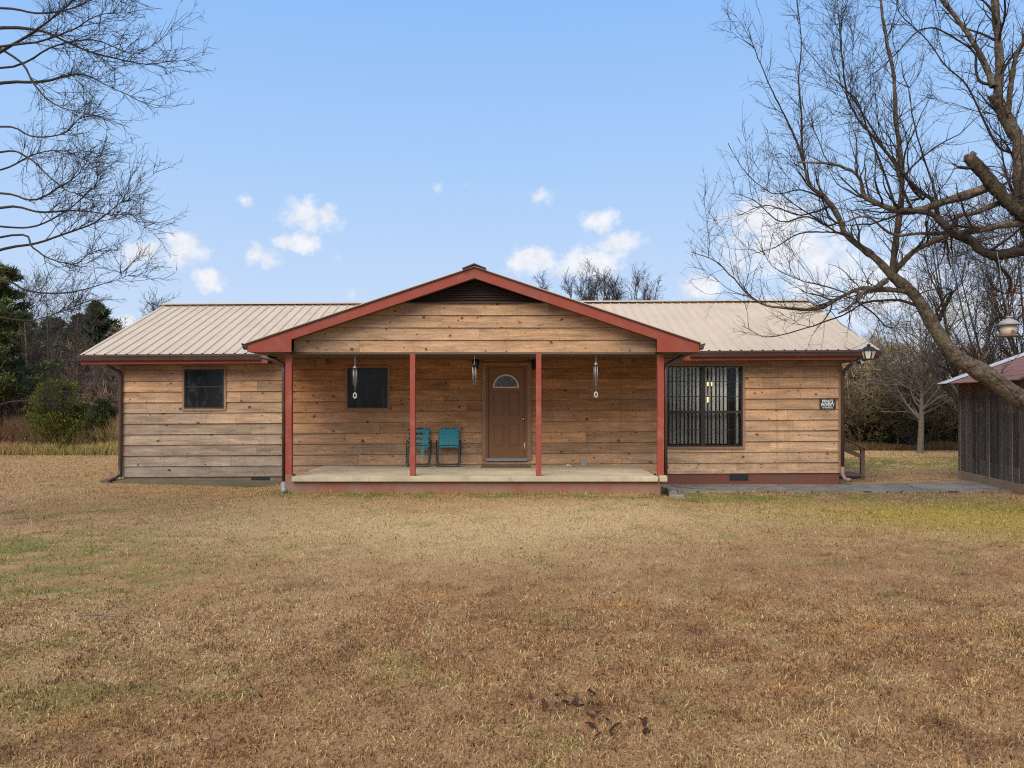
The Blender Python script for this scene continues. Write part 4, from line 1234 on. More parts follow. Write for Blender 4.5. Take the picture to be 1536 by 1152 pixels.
# roof, corrugated across, ridge parallel to the side wall
def bsheet(u0, u1, q0, q1, dz=.0, th=.01, step=.032, amp=.006, rev=False):
    n = int((u1-u0)/step); vs = []
    for i in range(n+1):
        u = lerp(u0, u1, i/n); h = amp*math.cos(i*math.pi)
        for q in (q0, q1):
            p = bm_(u, -q, 0); s_ = sb*q if q <= BWd/2 else sb*(BWd-q)
            vs.append((p[0], p[1], bz1+.06+s_+h+dz))
    fs = [(2*i, 2*i+1, 2*i+3, 2*i+2) for i in range(n)]
    m2 = len(vs)
    mb._add(vs, fs+[tuple(reversed(f)) for f in []], (1, 1, 1, 1), False)
    mb._add([(a, b, c-th) for a, b, c in vs], [tuple(reversed(f)) for f in fs])
mb = MB(); bsheet(-.28, BL+.3, -.34, BWd/2); bsheet(-.28, BL+.3, BWd+.34, BWd/2)
mb.build('roof', M['rust'], barn)
mb = MB(); bsheet(-.30, .36, -.37, BWd/2, dz=.016); mb.build('roof_edge_sheet', M['whitemetal'], barn)
mb = MB()
for u in (-.22, BL+.2):
    a_ = bm_(u, .30, bz1+.03-.11); b2 = bm_(u, -BWd/2, bz1+.0+sb*BWd/2)
    mb.obox(a_, b2, .03, .09)
a_ = bm_(-.2, .05, bz1-.01); b2 = bm_(BL+.2, .05, bz1-.01); mb.obox(a_, b2, .05, .10)
mb.build('roof_timber', M['dark'], barn)

# ================================================================== VEGETATION
def unit(v): return v/np.maximum(np.linalg.norm(v, axis=-1, keepdims=True), 1e-9)
def tubes(P, R, n=4, col=None):
    N, k, _ = P.shape
    T = np.gradient(P, axis=1); T = unit(T)
    m = unit(T.mean(1)); ref = np.where(np.abs(m[:, 2:3]) > .85, np.array([[1., 0, 0]]), np.array([[0, 0, 1.]]))
    U = unit(np.cross(T, ref[:, None, :])); V = np.cross(T, U)
    a = np.arange(n)*2*math.pi/n
    vs = P[:, :, None, :]+R[:, :, None, None]*(U[:, :, None, :]*np.cos(a)[None, None, :, None]+V[:, :, None, :]*np.sin(a)[None, None, :, None])
    i = np.arange(k-1)[:, None]; j = np.arange(n)[None]
    q = np.stack([i*n+j, i*n+(j+1) % n, (i+1)*n+(j+1) % n, (i+1)*n+j], -1).reshape(-1, 4)
    f = (np.arange(N)[:, None, None]*(k*n)+q[None]).reshape(-1, 4)
    c = None
    if col is not None:
        c = np.concatenate([np.repeat(col[:, None, :], k*n, 1), np.ones((N, k*n, 1))], -1).reshape(-1, 4)
    return (vs.reshape(-1, 3), f, c)
def grow(P, R, count, L0, L1, ang=(25, 60), up=.3, wander=.18, k=6, rs=.6, rend=.25, tmin=.15, tmax=1.0, curl=0.0, bias=None, rmin=.002, rcap=9):
    N, kk, _ = P.shape
    seglen = np.linalg.norm(np.diff(P, axis=1), axis=-1).sum(1)
    par = rng.choice(N, count, p=seglen/seglen.sum())
    t = (tmin+(tmax-tmin)*rng.random(count))*(kk-1); i = np.minimum(t.astype(int), kk-2); f = (t-i)[:, None]
    p0 = P[par, i]*(1-f)+P[par, i+1]*f; T = unit(P[par, i+1]-P[par, i])
    r0 = np.minimum((R[par, i]*(1-f[:, 0])+R[par, i+1]*f[:, 0])*rs, rcap)
    rv = rng.normal(size=(count, 3)); perp = unit(rv-T*(rv*T).sum(1, keepdims=True))
    a = np.radians(ang[0]+(ang[1]-ang[0])*rng.random(count))[:, None]
    d = T*np.cos(a)+perp*np.sin(a)
    if bias is not None: d = d+np.array(bias)
    d[:, 2] += up; d = unit(d)
    L = (L0+(L1-L0)*rng.random(count)**1.3)*(1.15-.55*(t/(kk-1)))
    out = np.zeros((count, k, 3)); out[:, 0] = p0; p = p0
    for s in range(1, k):
        d = d+rng.normal(0, wander, (count, 3)); d[:, 2] += curl; d = unit(d)
        p = p+d*(L/(k-1))[:, None]; out[:, s] = p
    r0 = np.maximum(r0, rmin*1.3)
    Rr = r0[:, None]*(1-(1-rend)*np.linspace(0, 1, k)[None])
    return out, np.maximum(Rr, rmin*.6)
def catmull(pts, n):
    pts = [np.array(p, float) for p in pts]
    P = [2*pts[0]-pts[1]]+pts+[2*pts[-1]-pts[-2]]
    out = []
    seg = len(pts)-1
    for s in np.linspace(0, seg-1e-6, n):
        i = int(s); t = s-i; a, b, c, d = P[i], P[i+1], P[i+2], P[i+3]
        out.append(.5*((2*b)+(-a+c)*t+(2*a-5*b+4*c-d)*t*t+(-a+3*b-3*c+d)*t**3))
    return np.array(out)
def traced(limbs, n=28, jit=.005):
    Ps = []; Rs = []
    for D0, D1, r0, r1, pts in limbs:
        m = len(pts); w = [W(x, y, D0+(D1-D0)*i/(m-1)) for i, (x, y) in enumerate(pts)]
        c = catmull(w, n); c += rng.normal(0, jit, c.shape)*np.linspace(0, 1, n)[:, None]
        Ps.append(c); Rs.append(np.linspace(r0, r1, n))
    return np.array(Ps), np.array(Rs)

# ---- big leaning tree on the right
limbs = [
 (12.0, 12.6, .175, .07, [(1700, 800), (1665, 720), (1610, 655), (1560, 618), (1515, 588), (1490, 570), (1462, 552), (1440, 540), (1420, 518), (1402, 492), (1388, 468), (1370, 440), (1350, 424), (1335, 411)]),
 (12.2, 12.0, .06, .05, [(1468, 556), (1490, 560), (1512, 578), (1540, 606), (1570, 635)]),
 (12.6, 13.2, .065, .022, [(1337, 413), (1322, 396), (1308, 383), (1290, 370), (1268, 350), (1258, 325), (1248, 308), (1232, 293), (1216, 279), (1208, 255)]),
 (13.2, 13.4, .022, .006, [(1208, 255), (1203, 215), (1202, 170), (1198, 120), (1202, 60), (1195, 0)]),
 (13.2, 13.6, .020, .005, [(1212, 265), (1196, 215), (1180, 180), (1165, 150), (1150, 118), (1130, 68), (1122, 40)]),
 (12.6, 12.2, .055, .016, [(1338, 412), (1341, 385), (1346, 345), (1352, 300), (1352, 245), (1344, 180), (1340, 110), (1326, 40), (1318, -20)]),
 (12.6, 11.9, .05, .03, [(1340, 410), (1352, 396), (1370, 378), (1395, 364), (1425, 352)]),
 (12.1, 11.5, .03, .09, [(1345, 316), (1375, 317), (1397, 321), (1415, 336), (1434, 354), (1455, 358), (1470, 374), (1490, 382), (1515, 380), (1560, 368), (1610, 355)]),
 (12.5, 12.2, .045, .010, [(1330, 420), (1312, 432), (1298, 436), (1284, 452), (1268, 465), (1257, 470)]),
 (12.5, 13.3, .045, .006, [(1368, 438), (1340, 435), (1312, 434), (1290, 433), (1262, 445), (1236, 460), (1210, 464), (1180, 462), (1150, 458), (1122, 442), (1098, 415), (1070, 390), (1036, 378)]),
 (12.5, 12.7, .022, .005, [(1383, 462), (1352, 451), (1320, 451), (1294, 455), (1270, 470), (1210, 492), (1150, 505), (1112, 488)]),
 (12.0, 12.3, .07, .012, [(1487, 279), (1455, 291), (1425, 300), (1398, 309), (1370, 317), (1345, 316), (1318, 306), (1296, 294), (1290, 268), (1270, 252), (1232, 244), (1195, 243)]),
 (12.0, 11.7, .095, .08, [(1458, 241), (1472, 256), (1490, 278), (1510, 302), (1528, 318), (1560, 345), (1600, 380)]),
 (12.0, 11.9, .028, .02, [(1468, 252), (1452, 252), (1436, 251)]),
 (12.0, 12.2, .045, .012, [(1505, 302), (1480, 312), (1460, 320), (1435, 325), (1428, 340), (1412, 350), (1378, 350), (1340, 352), (1300, 325), (1262, 335)]),
 (11.8, 12.0, .055, .04, [(1570, 326), (1530, 335), (1500, 338), (1470, 345), (1440, 350), (1428, 352)]),
 (12.3, 12.5, .035, .008, [(1408, 326), (1398, 300), (1380, 288), (1355, 262), (1332, 232), (1310, 205), (1285, 175), (1270, 140), (1262, 80), (1258, 20)]),
 (12.0, 12.2, .10, .085, [(1585, 470), (1560, 400), (1536, 330), (1531, 290), (1527, 245), (1528, 215), (1510, 178), (1490, 142)]),
 (12.2, 12.4, .075, .05, [(1504, 168), (1497, 145), (1500, 110), (1498, 70), (1494, 20), (1490, -40)]),
 (12.2, 12.7, .048, .026, [(1490, 130), (1478, 98), (1460, 64), (1440, 34), (1415, 2), (1395, -30)]),
 (12.1, 11.8, .045, .02, [(1512, 170), (1516, 130), (1522, 95), (1530, 70), (1550, 40)]),
 (12.2, 12.6, .025, .006, [(1490, 128), (1470, 122), (1464, 105), (1462, 80), (1440, 62), (1400, 42), (1370, 52), (1335, 90), (1300, 118)]),
 (12.3, 12.8, .02, .005, [(1530, 232), (1500, 222), (1480, 190), (1450, 128), (1420, 100), (1390, 60), (1350, 20), (1345, -10)]),
 (12.4, 12.8, .022, .005, [(1386, 300), (1370, 285), (1350, 250), (1330, 230), (1318, 208), (1290, 165), (1270, 135), (1240, 110), (1205, 70)]),
 (12.5, 12.9, .02, .004, [(1345, 318), (1330, 270), (1315, 230), (1300, 190), (1285, 150), (1268, 130), (1262, 60), (1262, 10)]),
 (12.4, 12.1, .018, .004, [(1410, 330), (1400, 280), (1385, 235), (1370, 180), (1362, 130), (1352, 110)]),
 (12.5, 12.0, .020, .005, [(1400, 490), (1405, 470), (1418, 445), (1428, 436), (1410, 432), (1380, 440), (1372, 446)]),
 (12.5, 12.2, .035, .02, [(1405, 497), (1410, 475), (1422, 450), (1427, 440)]),
 (12.6, 12.9, .02, .005, [(1300, 378), (1282, 360), (1262, 350), (1225, 348), (1195, 352), (1160, 372), (1130, 380)]),
 (12.9, 13.3, .018, .005, [(1262, 332), (1240, 338), (1210, 325), (1170, 332), (1130, 300), (1100, 290)]),
 (13.0, 13.3, .018, .005, [(1248, 308), (1222, 318), (1195, 322), (1150, 308), (1110, 322)]),
 (13.1, 13.5, .016, .005, [(1262, 335), (1235, 300), (1200, 285), (1160, 290), (1120, 260), (1092, 215)]),
 (12.3, 12.6, .03, .006, [(1490, 383), (1500, 400), (1516, 420), (1510, 440), (1490, 430), (1480, 410)]),
 (13.4, 13.9, .012, .004, [(1270, 440), (1240, 430), (1200, 420), (1160, 400), (1140, 370)]),
 (12.8, 12.4, .015, .004, [(1285, 452), (1310, 470), (1330, 490), (1345, 488), (1352, 470)]),
]
# knobbly head of the broken limb
tr = empty('bare_tree', (WX(1700, 12), 12.0, 0), 'large leaning bare tree with twisting limbs at the right edge, over the barn', 'tree')
P0, R0 = traced(limbs, 40)
jj = rng.normal(0, 1, R0.shape); jj = (jj+np.roll(jj, 1, 1))/1.4; R0 = R0*(1+.07*jj)
big = R0[:, 0] > .04
npmesh('trunk', M['bark'], [tubes(P0[big], R0[big], 10), tubes(P0[12:13], R0[12:13], 10)], tr)
mb = MB(); hc = Vector(W(1456, 241, 12)); mb.tube([hc+Vector((.06, 0, -.02)), hc, hc+Vector((-.05, 0, .05)), hc+Vector((-.09, 0, .06))], [.085, .08, .075, .03], 9)
mb.tube([hc, hc+Vector((.02, -.03, .1)), hc+Vector((.0, -.02, .13))], [.07, .05, .02], 8)
mb.build('broken_stub', M['bark'], tr)
P1, R1 = grow(P0[1:], R0[1:], 165, .7, 1.9, (28, 66), .42, .13, 9, .45, .2, .3, 1.0, curl=.05, bias=(-.02, 0, 0), rmin=.004, rcap=.022)
P2, R2 = grow(np.concatenate([P1]), np.concatenate([R1]), 850, .35, 1.0, (25, 60), .28, .14, 7, .55, .25, .12, 1.0, curl=.04, rmin=.003)
P2b, R2b = grow(P0[3:], R0[3:], 700, .3, .9, (35, 75), .2, .16, 7, .3, .3, .1, 1.0, curl=.03, rmin=.003, rcap=.010)
P3, R3 = grow(np.concatenate([P2, P2b]), np.concatenate([R2, R2b]), 6500, .10, .38, (25, 65), .15, .18, 4, .6, .4, .1, 1.0, rmin=.0022)
small = ~big
npmesh('branches', M['limb'], [tubes(P0[small], R0[small], 8), tubes(P1, R1, 6)], tr)
npmesh('twigs', M['twig'], [tubes(P2, R2, 4), tubes(P2b, R2b, 4), tubes(P3, R3, 3)], tr)
# a few withered leaves hanging on
def leafcloud(pts, n, spread, sz, cols, flat=0.0):
    pts = np.asarray(pts); c = pts[rng.integers(0, len(pts), n)]+rng.normal(0, 1, (n, 3))*np.array(spread)
    a = unit(rng.normal(size=(n, 3))); b = unit(np.cross(a, rng.normal(size=(n, 3))))
    s = (sz*(.5+rng.random(n)))[:, None]
    V = np.stack([c-a*s, c+b*s*.5, c+a*s, c-b*s*.5], 1)
    f = np.arange(n)[:, None]*4+np.array([[0, 1, 2, 3]])
    cl = np.array(cols)[rng.integers(0, len(cols), n)]*(.6+.8*rng.random((n, 1)))
    cl = np.concatenate([np.repeat(cl[:, None, :], 4, 1), np.ones((n, 4, 1))], -1).reshape(-1, 4)
    return (V.reshape(-1, 3), f, cl)
npmesh('withered_leaves', M['leaf'], [leafcloud([W(1524, 432, 12), W(1520, 440, 12), W(1530, 468, 12), W(1487, 444, 12), W(1455, 523, 12.2)], 90, (.09, .07, .06), .03, [s2l(110, 58, 44), s2l(80, 44, 36), s2l(130, 84, 60)])], tr, smooth=False)

# ---- left tree (its trunk stands outside the frame)
lt = empty('bare_tree', (-9.6, 10.5, 0), 'bare tree reaching in from the left edge with fine sweeping twigs', 'tree')
tp = catmull([(-9.6, 10.5, -.1), (-9.5, 10.5, 2.5), (-9.7, 10.4, 5), (-9.5, 10.6, 8), (-9.4, 10.5, 11)], 28)[None]
trr = np.linspace(.26, .07, 28)[None]
ll = [
 (10.5, 9.5, .05, .006, [(-330, 190), (-160, 170), (0, 78), (50, 48), (90, 18), (125, -15)]),
 (10.5, 9.8, .045, .005, [(-330, 250), (-120, 150), (0, 125), (60, 123), (100, 114), (126, 112), (165, 130), (218, 155)]),
 (10.5, 9.4, .045, .005, [(-330, 150), (-100, 60), (0, 42), (60, 46), (90, 58), (130, 76), (175, 88), (215, 96), (256, 92)]),
 (10.5, 10.0, .04, .005, [(-330, 420), (-150, 360), (0, 312), (60, 318), (120, 316), (170, 322), (212, 320)]),
 (10.5, 10.2, .04, .005, [(-330, 470), (-150, 420), (0, 375), (50, 366), (100, 350), (145, 332), (180, 305), (200, 296)]),
 (10.5, 9.7, .03, .004, [(-330, 400), (-80, 370), (30, 352), (48, 370), (75, 388), (112, 396), (140, 378), (178, 376)]),
 (10.5, 10.3, .035, .004, [(-330, 520), (-100, 440), (0, 420), (40, 436), (85, 440), (120, 436), (160, 424), (195, 413)]),
 (10.5, 9.9, .035, .004, [(-330, 360), (-120, 300), (0, 290), (50, 300), (90, 280), (120, 258), (142, 220)]),
 (10.5, 9.2, .035, .004, [(-330, 100), (-100, 40), (20, 85), (50, 125), (75, 152), (110, 166), (168, 178)]),
 (10.5, 9.6, .035, .004, [(-330, 60), (-120, 20), (0, 12), (60, 20), (110, 12), (150, -6), (205, -20)]),
 (10.5, 9.9, .03, .004, [(-330, 320), (-120, 230), (0, 190), (50, 205), (95, 200), (120, 178), (150, 172)]),
 (10.5, 9.9, .03, .004, [(-330, 340), (-120, 260), (0, 228), (40, 235), (80, 270), (112, 290), (150, 280)]),
 (10.5, 10.4, .03, .004, [(-330, 390), (-120, 330), (0, 340), (50, 340), (90, 322), (120, 300), (142, 278), (146, 262)]),
 (10.5, 9.0, .035, .004, [(-330, 120), (-90, 90), (0, 70), (60, 62), (110, 44), (150, 22), (205, 20)]),
 (10.5, 9.4, .03, .004, [(-330, 200), (-90, 110), (20, 100), (80, 70), (140, 60), (200, 80), (240, 60)]),
 (10.5, 10.6, .03, .004, [(-330, 300), (-90, 260), (0, 255), (50, 232), (90, 226), (130, 238)]),
 (10.5, 10.0, .025, .004, [(-330, 560), (-90, 620), (20, 602), (60, 606), (95, 605)]),
 (10.5, 10.4, .022, .004, [(-330, 500), (-90, 470), (30, 480), (60, 478), (105, 462), (140, 448)]),
]
P0, R0 = traced(ll, jit=.003); R0 *= .6
npmesh('trunk', M['bark'], [tubes(tp, trr, 12)], lt)
P1, R1 = grow(P0, R0, 170, .3, .95, (20, 55), .10, .09, 9, .45, .25, .45, 1.0, curl=.015, bias=(.25, 0, 0), rmin=.003, rcap=.007)
P2, R2 = grow(np.concatenate([P1]), np.concatenate([R1]), 620, .25, .7, (22, 50), .12, .12, 6, .5, .35, .1, 1.0, curl=.04, rmin=.0026)
P2b, R2b = grow(P0, R0, 420, .2, .6, (30, 60), .15, .12, 6, .3, .3, .5, 1.0, curl=.03, rmin=.0026, rcap=.006)
P3, R3 = grow(np.concatenate([P2, P2b]), np.concatenate([R2, R2b]), 4200, .06, .22, (25, 65), .1, .15, 4, .6, .5, .05, 1.0, rmin=.002)
npmesh('branches', M['twigdark'], [tubes(P0, R0, 6), tubes(P1, R1, 5)], lt)
npmesh('twigs', M['twigdark'], [tubes(P2, R2, 4), tubes(P2b, R2b, 4), tubes(P3, R3, 3)], lt)

# ---- generic bare tree
def bare_tree(x, y, h, r, lab, name='bare_tree', spread=.5, trunk_frac=.3, n1=26, n2=220, n3=1500, m='twig', tm='bark', up=.35, group=None, stems=1, leanx=0, thin=.006):
    t = empty(name, (x, y, float(terrain(np.array(x*1.), np.array(y*1.)))), lab, 'tree', group)
    z0 = t.location.z
    Ps = []; Rs = []
    for s in range(stems):
        a = rng.random()*6.28; o = .0 if stems == 1 else .25
        sp = (0 if stems == 1 else h*.22)
        pts = [(x+math.cos(a)*o*.3, y+math.sin(a)*o*.3, z0-.1), (x+math.cos(a)*o+rng.normal(0, .03*h/5), y+math.sin(a)*o, z0+h*.25),
               (x+math.cos(a)*sp*.6+rng.normal(0, .05*h/5)+leanx*.4, y+math.sin(a)*sp*.6, z0+h*.55), (x+math.cos(a)*sp+rng.normal(0, .08*h/5)+leanx, y+math.sin(a)*sp, z0+h*.95)]
        Ps.append(catmull(pts, 14)); Rs.append(np.linspace(r, r*.15, 14)*(1 if stems == 1 else .6))
    P0 = np.array(Ps); R0 = np.array(Rs)
    npmesh('trunk', M[tm], [tubes(P0, R0, 8)], t)
    P1, R1 = grow(P0, R0, n1, h*spread*.5, h*spread, (30, 70), up, .10, 9, .55, .2, trunk_frac, .97, curl=.03, rmin=thin*1.5)
    P2, R2 = grow(P1, R1, n2, h*spread*.18, h*spread*.45, (25, 60), .2, .13, 6, .55, .3, .1, 1.0, curl=.02, rmin=thin)
    P3, R3 = grow(P2, R2, n3, h*spread*.06, h*spread*.2, (25, 65), .1, .15, 4, .7, .5, .05, 1.0, rmin=thin*.75)
    npmesh('crown', M[m], [tubes(P1, R1, 5), tubes(P2, R2, 3), tubes(P3, R3, 3)], t)
    return t
bare_tree(WX(1380, 27.8), 27.8, 4.9, .12, 'small spreading bare tree with a pale trunk standing before the thicket', spread=.75, trunk_frac=.28, n1=46, n2=420, n3=2600, m='palebark', tm='palebark', up=.05, thin=.005)
bare_tree(WX(1448, 24), 24, 7.2, .13, 'tall many stemmed bare tree rising behind the barn roof', spread=.5, n1=40, n2=360, n3=2400, m='twig', stems=4, up=.7, thin=.005)
bare_tree(WX(1500, 27), 27, 7.4, .12, 'bare tree behind the barn and the hanging bird feeder', spread=.5, n1=34, n2=320, n3=2200, m='twig', stems=3, up=.6, thin=.005)
bare_tree(WX(1560, 25), 25, 8, .13, 'bare tree behind the barn at the right edge', spread=.5, n1=34, n2=320, n3=2000, m='twig', stems=3, up=.6)
for px, ht, lab in ((866, 8.4, 'upright bare tree above the porch roof, left of the group behind the ridge'), (908, 8.8, 'upright bare tree behind the ridge, middle of its group'), (948, 8.3, 'upright bare tree behind the ridge, right of its group')):
    bare_tree(WX(px, 44), 44, ht, .16, lab, spread=.30, trunk_frac=.45, n1=80, n2=800, n3=3800, m='twig', stems=7, up=1.8, thin=.008, group='bare trees beyond the roof ridge')
bare_tree(WX(235, 40), 40, 6.9, .12, 'bare treetop just showing behind the left end of the roof', spread=.4, m='twig', up=.8, thin=.008, n1=20, n2=160, n3=900)
bare_tree(WX(72, 27), 27, 5.6, .07, 'slender pale barked bare sapling among the evergreens on the left', spread=.32, m='palebark', tm='palebark', up=.5, thin=.005, n1=22, n2=160, n3=700)
bare_tree(WX(150, 28.5), 28.5, 3.8, .05, 'low pale bare sapling between the green bushes and the house', spread=.5, m='palebark', tm='palebark', up=.5, thin=.005, n1=24, n2=200, n3=900, stems=3)
bare_tree(WX(40, 31), 31, 6.2, .10, 'grey bare tree standing before the dark pine', spread=.5, m='twig', up=.3, thin=.006, n1=26, n2=260, n3=1400)
bare_tree(WX(118, 31), 31, 5.2, .09, 'bare brown tree directly below the tall cedar', spread=.6, m='twig', up=.2, thin=.006, n1=30, n2=280, n3=1600)

# ---- evergreens
def conifer(x, y, h, w, lab, name='cedar_tree', cols=None, lo=.05, n=26000, shape=1.0, sz=.07, spiky=.25, upt=.4, nb=150):
    t = empty(name, (x, y, 0), lab, 'tree' if h > 3 else 'shrub')
    P = catmull([(x, y, -.1), (x+.03*h*rng.normal(0, .3), y, h*.5), (x, y, h*.98)], 12)[None]; R = np.linspace(h*.02+.03, .01, 12)[None]
    npmesh('trunk', M['evbark'], [tubes(P, R, 7)], t)
    # limbs
    tt = lo+(1-lo)*rng.random(nb)**.75; az = rng.random(nb)*6.283
    prof = (1-tt)**shape*w*(1-spiky+2*spiky*rng.random(nb))+.08
    k = 6; s = np.linspace(0, 1, k)[None]
    B = np.zeros((nb, k, 3)); B[:, :, 0] = x+np.cos(az)[:, None]*prof[:, None]*s; B[:, :, 1] = y+np.sin(az)[:, None]*prof[:, None]*s
    B[:, :, 2] = (tt*h)[:, None]+prof[:, None]*(upt*s**1.5-.05)
    rb = np.full((nb, k), .012)*(1-.6*s)
    i = rng.integers(0, nb, n); u = rng.random(n)**.6*(k-1); j = np.minimum(u.astype(int), k-2); f = (u-j)[:, None]
    c = B[i, j]*(1-f)+B[i, j+1]*f
    d = unit(B[i, j+1]-B[i, j])
    c = c+rng.normal(0, 1, (n, 3))*np.array([.07, .07, .05])*(.6+prof[i][:, None]*.6)
    dd = unit(d+rng.normal(0, .55, (n, 3))+np.array([0, 0, .25])); b = unit(np.cross(dd, rng.normal(size=(n, 3))))
    ss = (sz*(.5+rng.random(n)))[:, None]
    V = np.stack([c-b*ss*.2, c+b*ss*.2, c+dd*ss*1.5], 1)
    ff = np.arange(n)[:, None]*3+np.array([[0, 1, 2]])
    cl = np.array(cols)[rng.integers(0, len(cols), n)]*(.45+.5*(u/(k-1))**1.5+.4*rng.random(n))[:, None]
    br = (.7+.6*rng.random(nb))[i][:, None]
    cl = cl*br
    cl = np.concatenate([np.repeat(cl[:, None, :], 3, 1), np.ones((n, 3, 1))], -1).reshape(-1, 4)
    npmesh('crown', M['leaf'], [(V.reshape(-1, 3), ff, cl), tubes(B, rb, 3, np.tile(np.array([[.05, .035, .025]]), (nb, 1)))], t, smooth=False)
DG = [s2l(72, 84, 54), s2l(58, 68, 46), s2l(88, 98, 60)]
PG = [s2l(88, 98, 58), s2l(72, 82, 52), s2l(114, 116, 70)]
JG = [s2l(92, 102, 40), s2l(70, 84, 36), s2l(118, 118, 48)]
conifer(WX(146, 37), 37, WZ(457, 37), 3.0, 'tall pointed dark cedar closest to the left end of the roof', cols=DG, n=30000, shape=.95, sz=.13, spiky=.4, nb=150)
conifer(WX(118, 38), 38, WZ(476, 38), 1.5, 'narrow dark cedar just left of the tall pointed one', cols=DG, n=14000, shape=.9, sz=.13, spiky=.4, nb=90)
conifer(WX(82, 36), 36, WZ(478, 36), 2.2, 'round topped dark cedar in the middle of the left evergreens', cols=DG, n=22000, shape=.8, sz=.12, spiky=.4, nb=130)
conifer(WX(-4, 26), 26, WZ(402, 26), 1.6, 'tall loose pine at the left edge of the picture', name='pine_tree', cols=PG, lo=.15, n=26000, shape=.5, sz=.11, spiky=.5, upt=.25, nb=90)
conifer(WX(28, 34), 34, WZ(470, 34), 1.7, 'broad green pine behind the one at the left edge', name='pine_tree', cols=PG, lo=.1, n=20000, shape=.7, sz=.12, spiky=.45, nb=110)
conifer(WX(86, 26.0), 26.0, WZ(577, 26.0), .95, 'bright green rounded juniper bush left of the house', name='juniper_bush', cols=JG, lo=.02, n=26000, shape=.45, sz=.05, upt=.6, nb=160)
conifer(WX(154, 26.2), 26.2, WZ(603, 26.2), .5, 'small green juniper bush closest to the house', name='juniper_bush', cols=[s2l(72, 84, 44), s2l(58, 70, 38)], lo=.02, n=12000, shape=.5, sz=.05, upt=.6, nb=90)
conifer(WX(28, 28.5), 28.5, WZ(566, 28.5), 1.5, 'low feathery green pine boughs above the weeds on the left', name='young_pine', cols=JG[:2]+PG, lo=.35, n=9000, shape=.25, sz=.07, upt=.1, nb=50)
conifer(WX(1318, 31), 31, WZ(618, 31), 1.2, 'low dark green bush in the shade of the right thicket', name='evergreen_bush', cols=DG, lo=.02, n=7000, shape=.4, sz=.08, nb=70)

# ---- woodland belt (one mass)
def belt(name, lab, xs, ys, hs, m, cols, n1=14, n2=150, n3=900, thin=.009, up=.3, spread=.5, tf=.08):
    Ps = []; Rs = []
    for x, y, h in zip(xs, ys, hs):
        z0 = float(terrain(np.array(x), np.array(y)))
        Ps.append(catmull([(x, y, z0-.1), (x+rng.normal(0, .15), y, z0+h*.4), (x+rng.normal(0, .3), y, z0+h*.92)], 10)); Rs.append(np.linspace(h*.012+.01, .012, 10))
    P0 = np.array(Ps); R0 = np.array(Rs); N = len(xs)
    hm = float(np.mean(hs))
    P1, R1 = grow(P0, R0, N*n1, hm*spread*.4, hm*spread, (30, 75), up, .12, 6, .5, .3, tf, .97, rmin=thin*1.3)
    P2, R2 = grow(P1, R1, N*n2, hm*spread*.15, hm*spread*.45, (25, 70), .15, .2, 5, .6, .4, .05, 1.0, rmin=thin)
    P3, R3 = grow(P2, R2, N*n3, hm*spread*.05, hm*spread*.2, (25, 70), .1, .2, 3, .8, .6, .05, 1.0, rmin=thin*.8)
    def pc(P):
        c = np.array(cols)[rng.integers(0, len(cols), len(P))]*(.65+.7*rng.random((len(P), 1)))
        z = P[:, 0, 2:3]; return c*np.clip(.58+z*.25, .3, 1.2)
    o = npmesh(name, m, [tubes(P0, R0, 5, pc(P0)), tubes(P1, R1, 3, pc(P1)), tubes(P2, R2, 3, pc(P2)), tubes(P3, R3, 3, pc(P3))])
    tag(o, lab, 'woods', kind='stuff')
GB = [s2l(164, 148, 120), s2l(150, 134, 104), s2l(126, 110, 84), s2l(164, 148, 116), s2l(106, 90, 68)]
BB = [s2l(128, 108, 88), s2l(104, 86, 70), s2l(90, 76, 62), s2l(140, 122, 100)]
# right thicket: dome highest about x = 1330
n = 44; px = rng.uniform(1225, 1560, n); D_ = rng.uniform(30.5, 37, n)
ytop = 505+np.abs(px-1335)*.12+rng.normal(0, 6, n)
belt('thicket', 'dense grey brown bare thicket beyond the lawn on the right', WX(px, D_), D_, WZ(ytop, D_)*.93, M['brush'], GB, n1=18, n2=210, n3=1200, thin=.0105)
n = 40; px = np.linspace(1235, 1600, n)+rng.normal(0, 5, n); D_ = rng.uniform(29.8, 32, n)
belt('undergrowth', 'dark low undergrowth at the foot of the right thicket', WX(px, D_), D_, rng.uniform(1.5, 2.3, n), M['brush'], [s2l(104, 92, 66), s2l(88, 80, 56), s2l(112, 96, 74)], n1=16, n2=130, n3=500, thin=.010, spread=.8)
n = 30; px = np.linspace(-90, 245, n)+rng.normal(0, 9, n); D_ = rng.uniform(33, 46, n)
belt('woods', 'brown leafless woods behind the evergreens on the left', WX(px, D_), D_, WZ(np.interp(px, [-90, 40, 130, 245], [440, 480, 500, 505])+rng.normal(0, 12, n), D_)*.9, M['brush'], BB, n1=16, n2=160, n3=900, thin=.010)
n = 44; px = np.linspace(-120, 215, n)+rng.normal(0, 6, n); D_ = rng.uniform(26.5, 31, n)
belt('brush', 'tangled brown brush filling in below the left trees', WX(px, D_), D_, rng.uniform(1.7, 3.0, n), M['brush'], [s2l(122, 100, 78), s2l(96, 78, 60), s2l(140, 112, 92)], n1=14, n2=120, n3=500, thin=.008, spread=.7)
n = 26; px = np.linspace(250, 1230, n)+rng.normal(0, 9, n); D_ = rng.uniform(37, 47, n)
belt('woods', 'low bare woods hidden behind the house', WX(px, D_), D_, rng.uniform(4.8, 6.0, n), M['brush'], BB, n1=10, n2=80, n3=400, thin=.012)
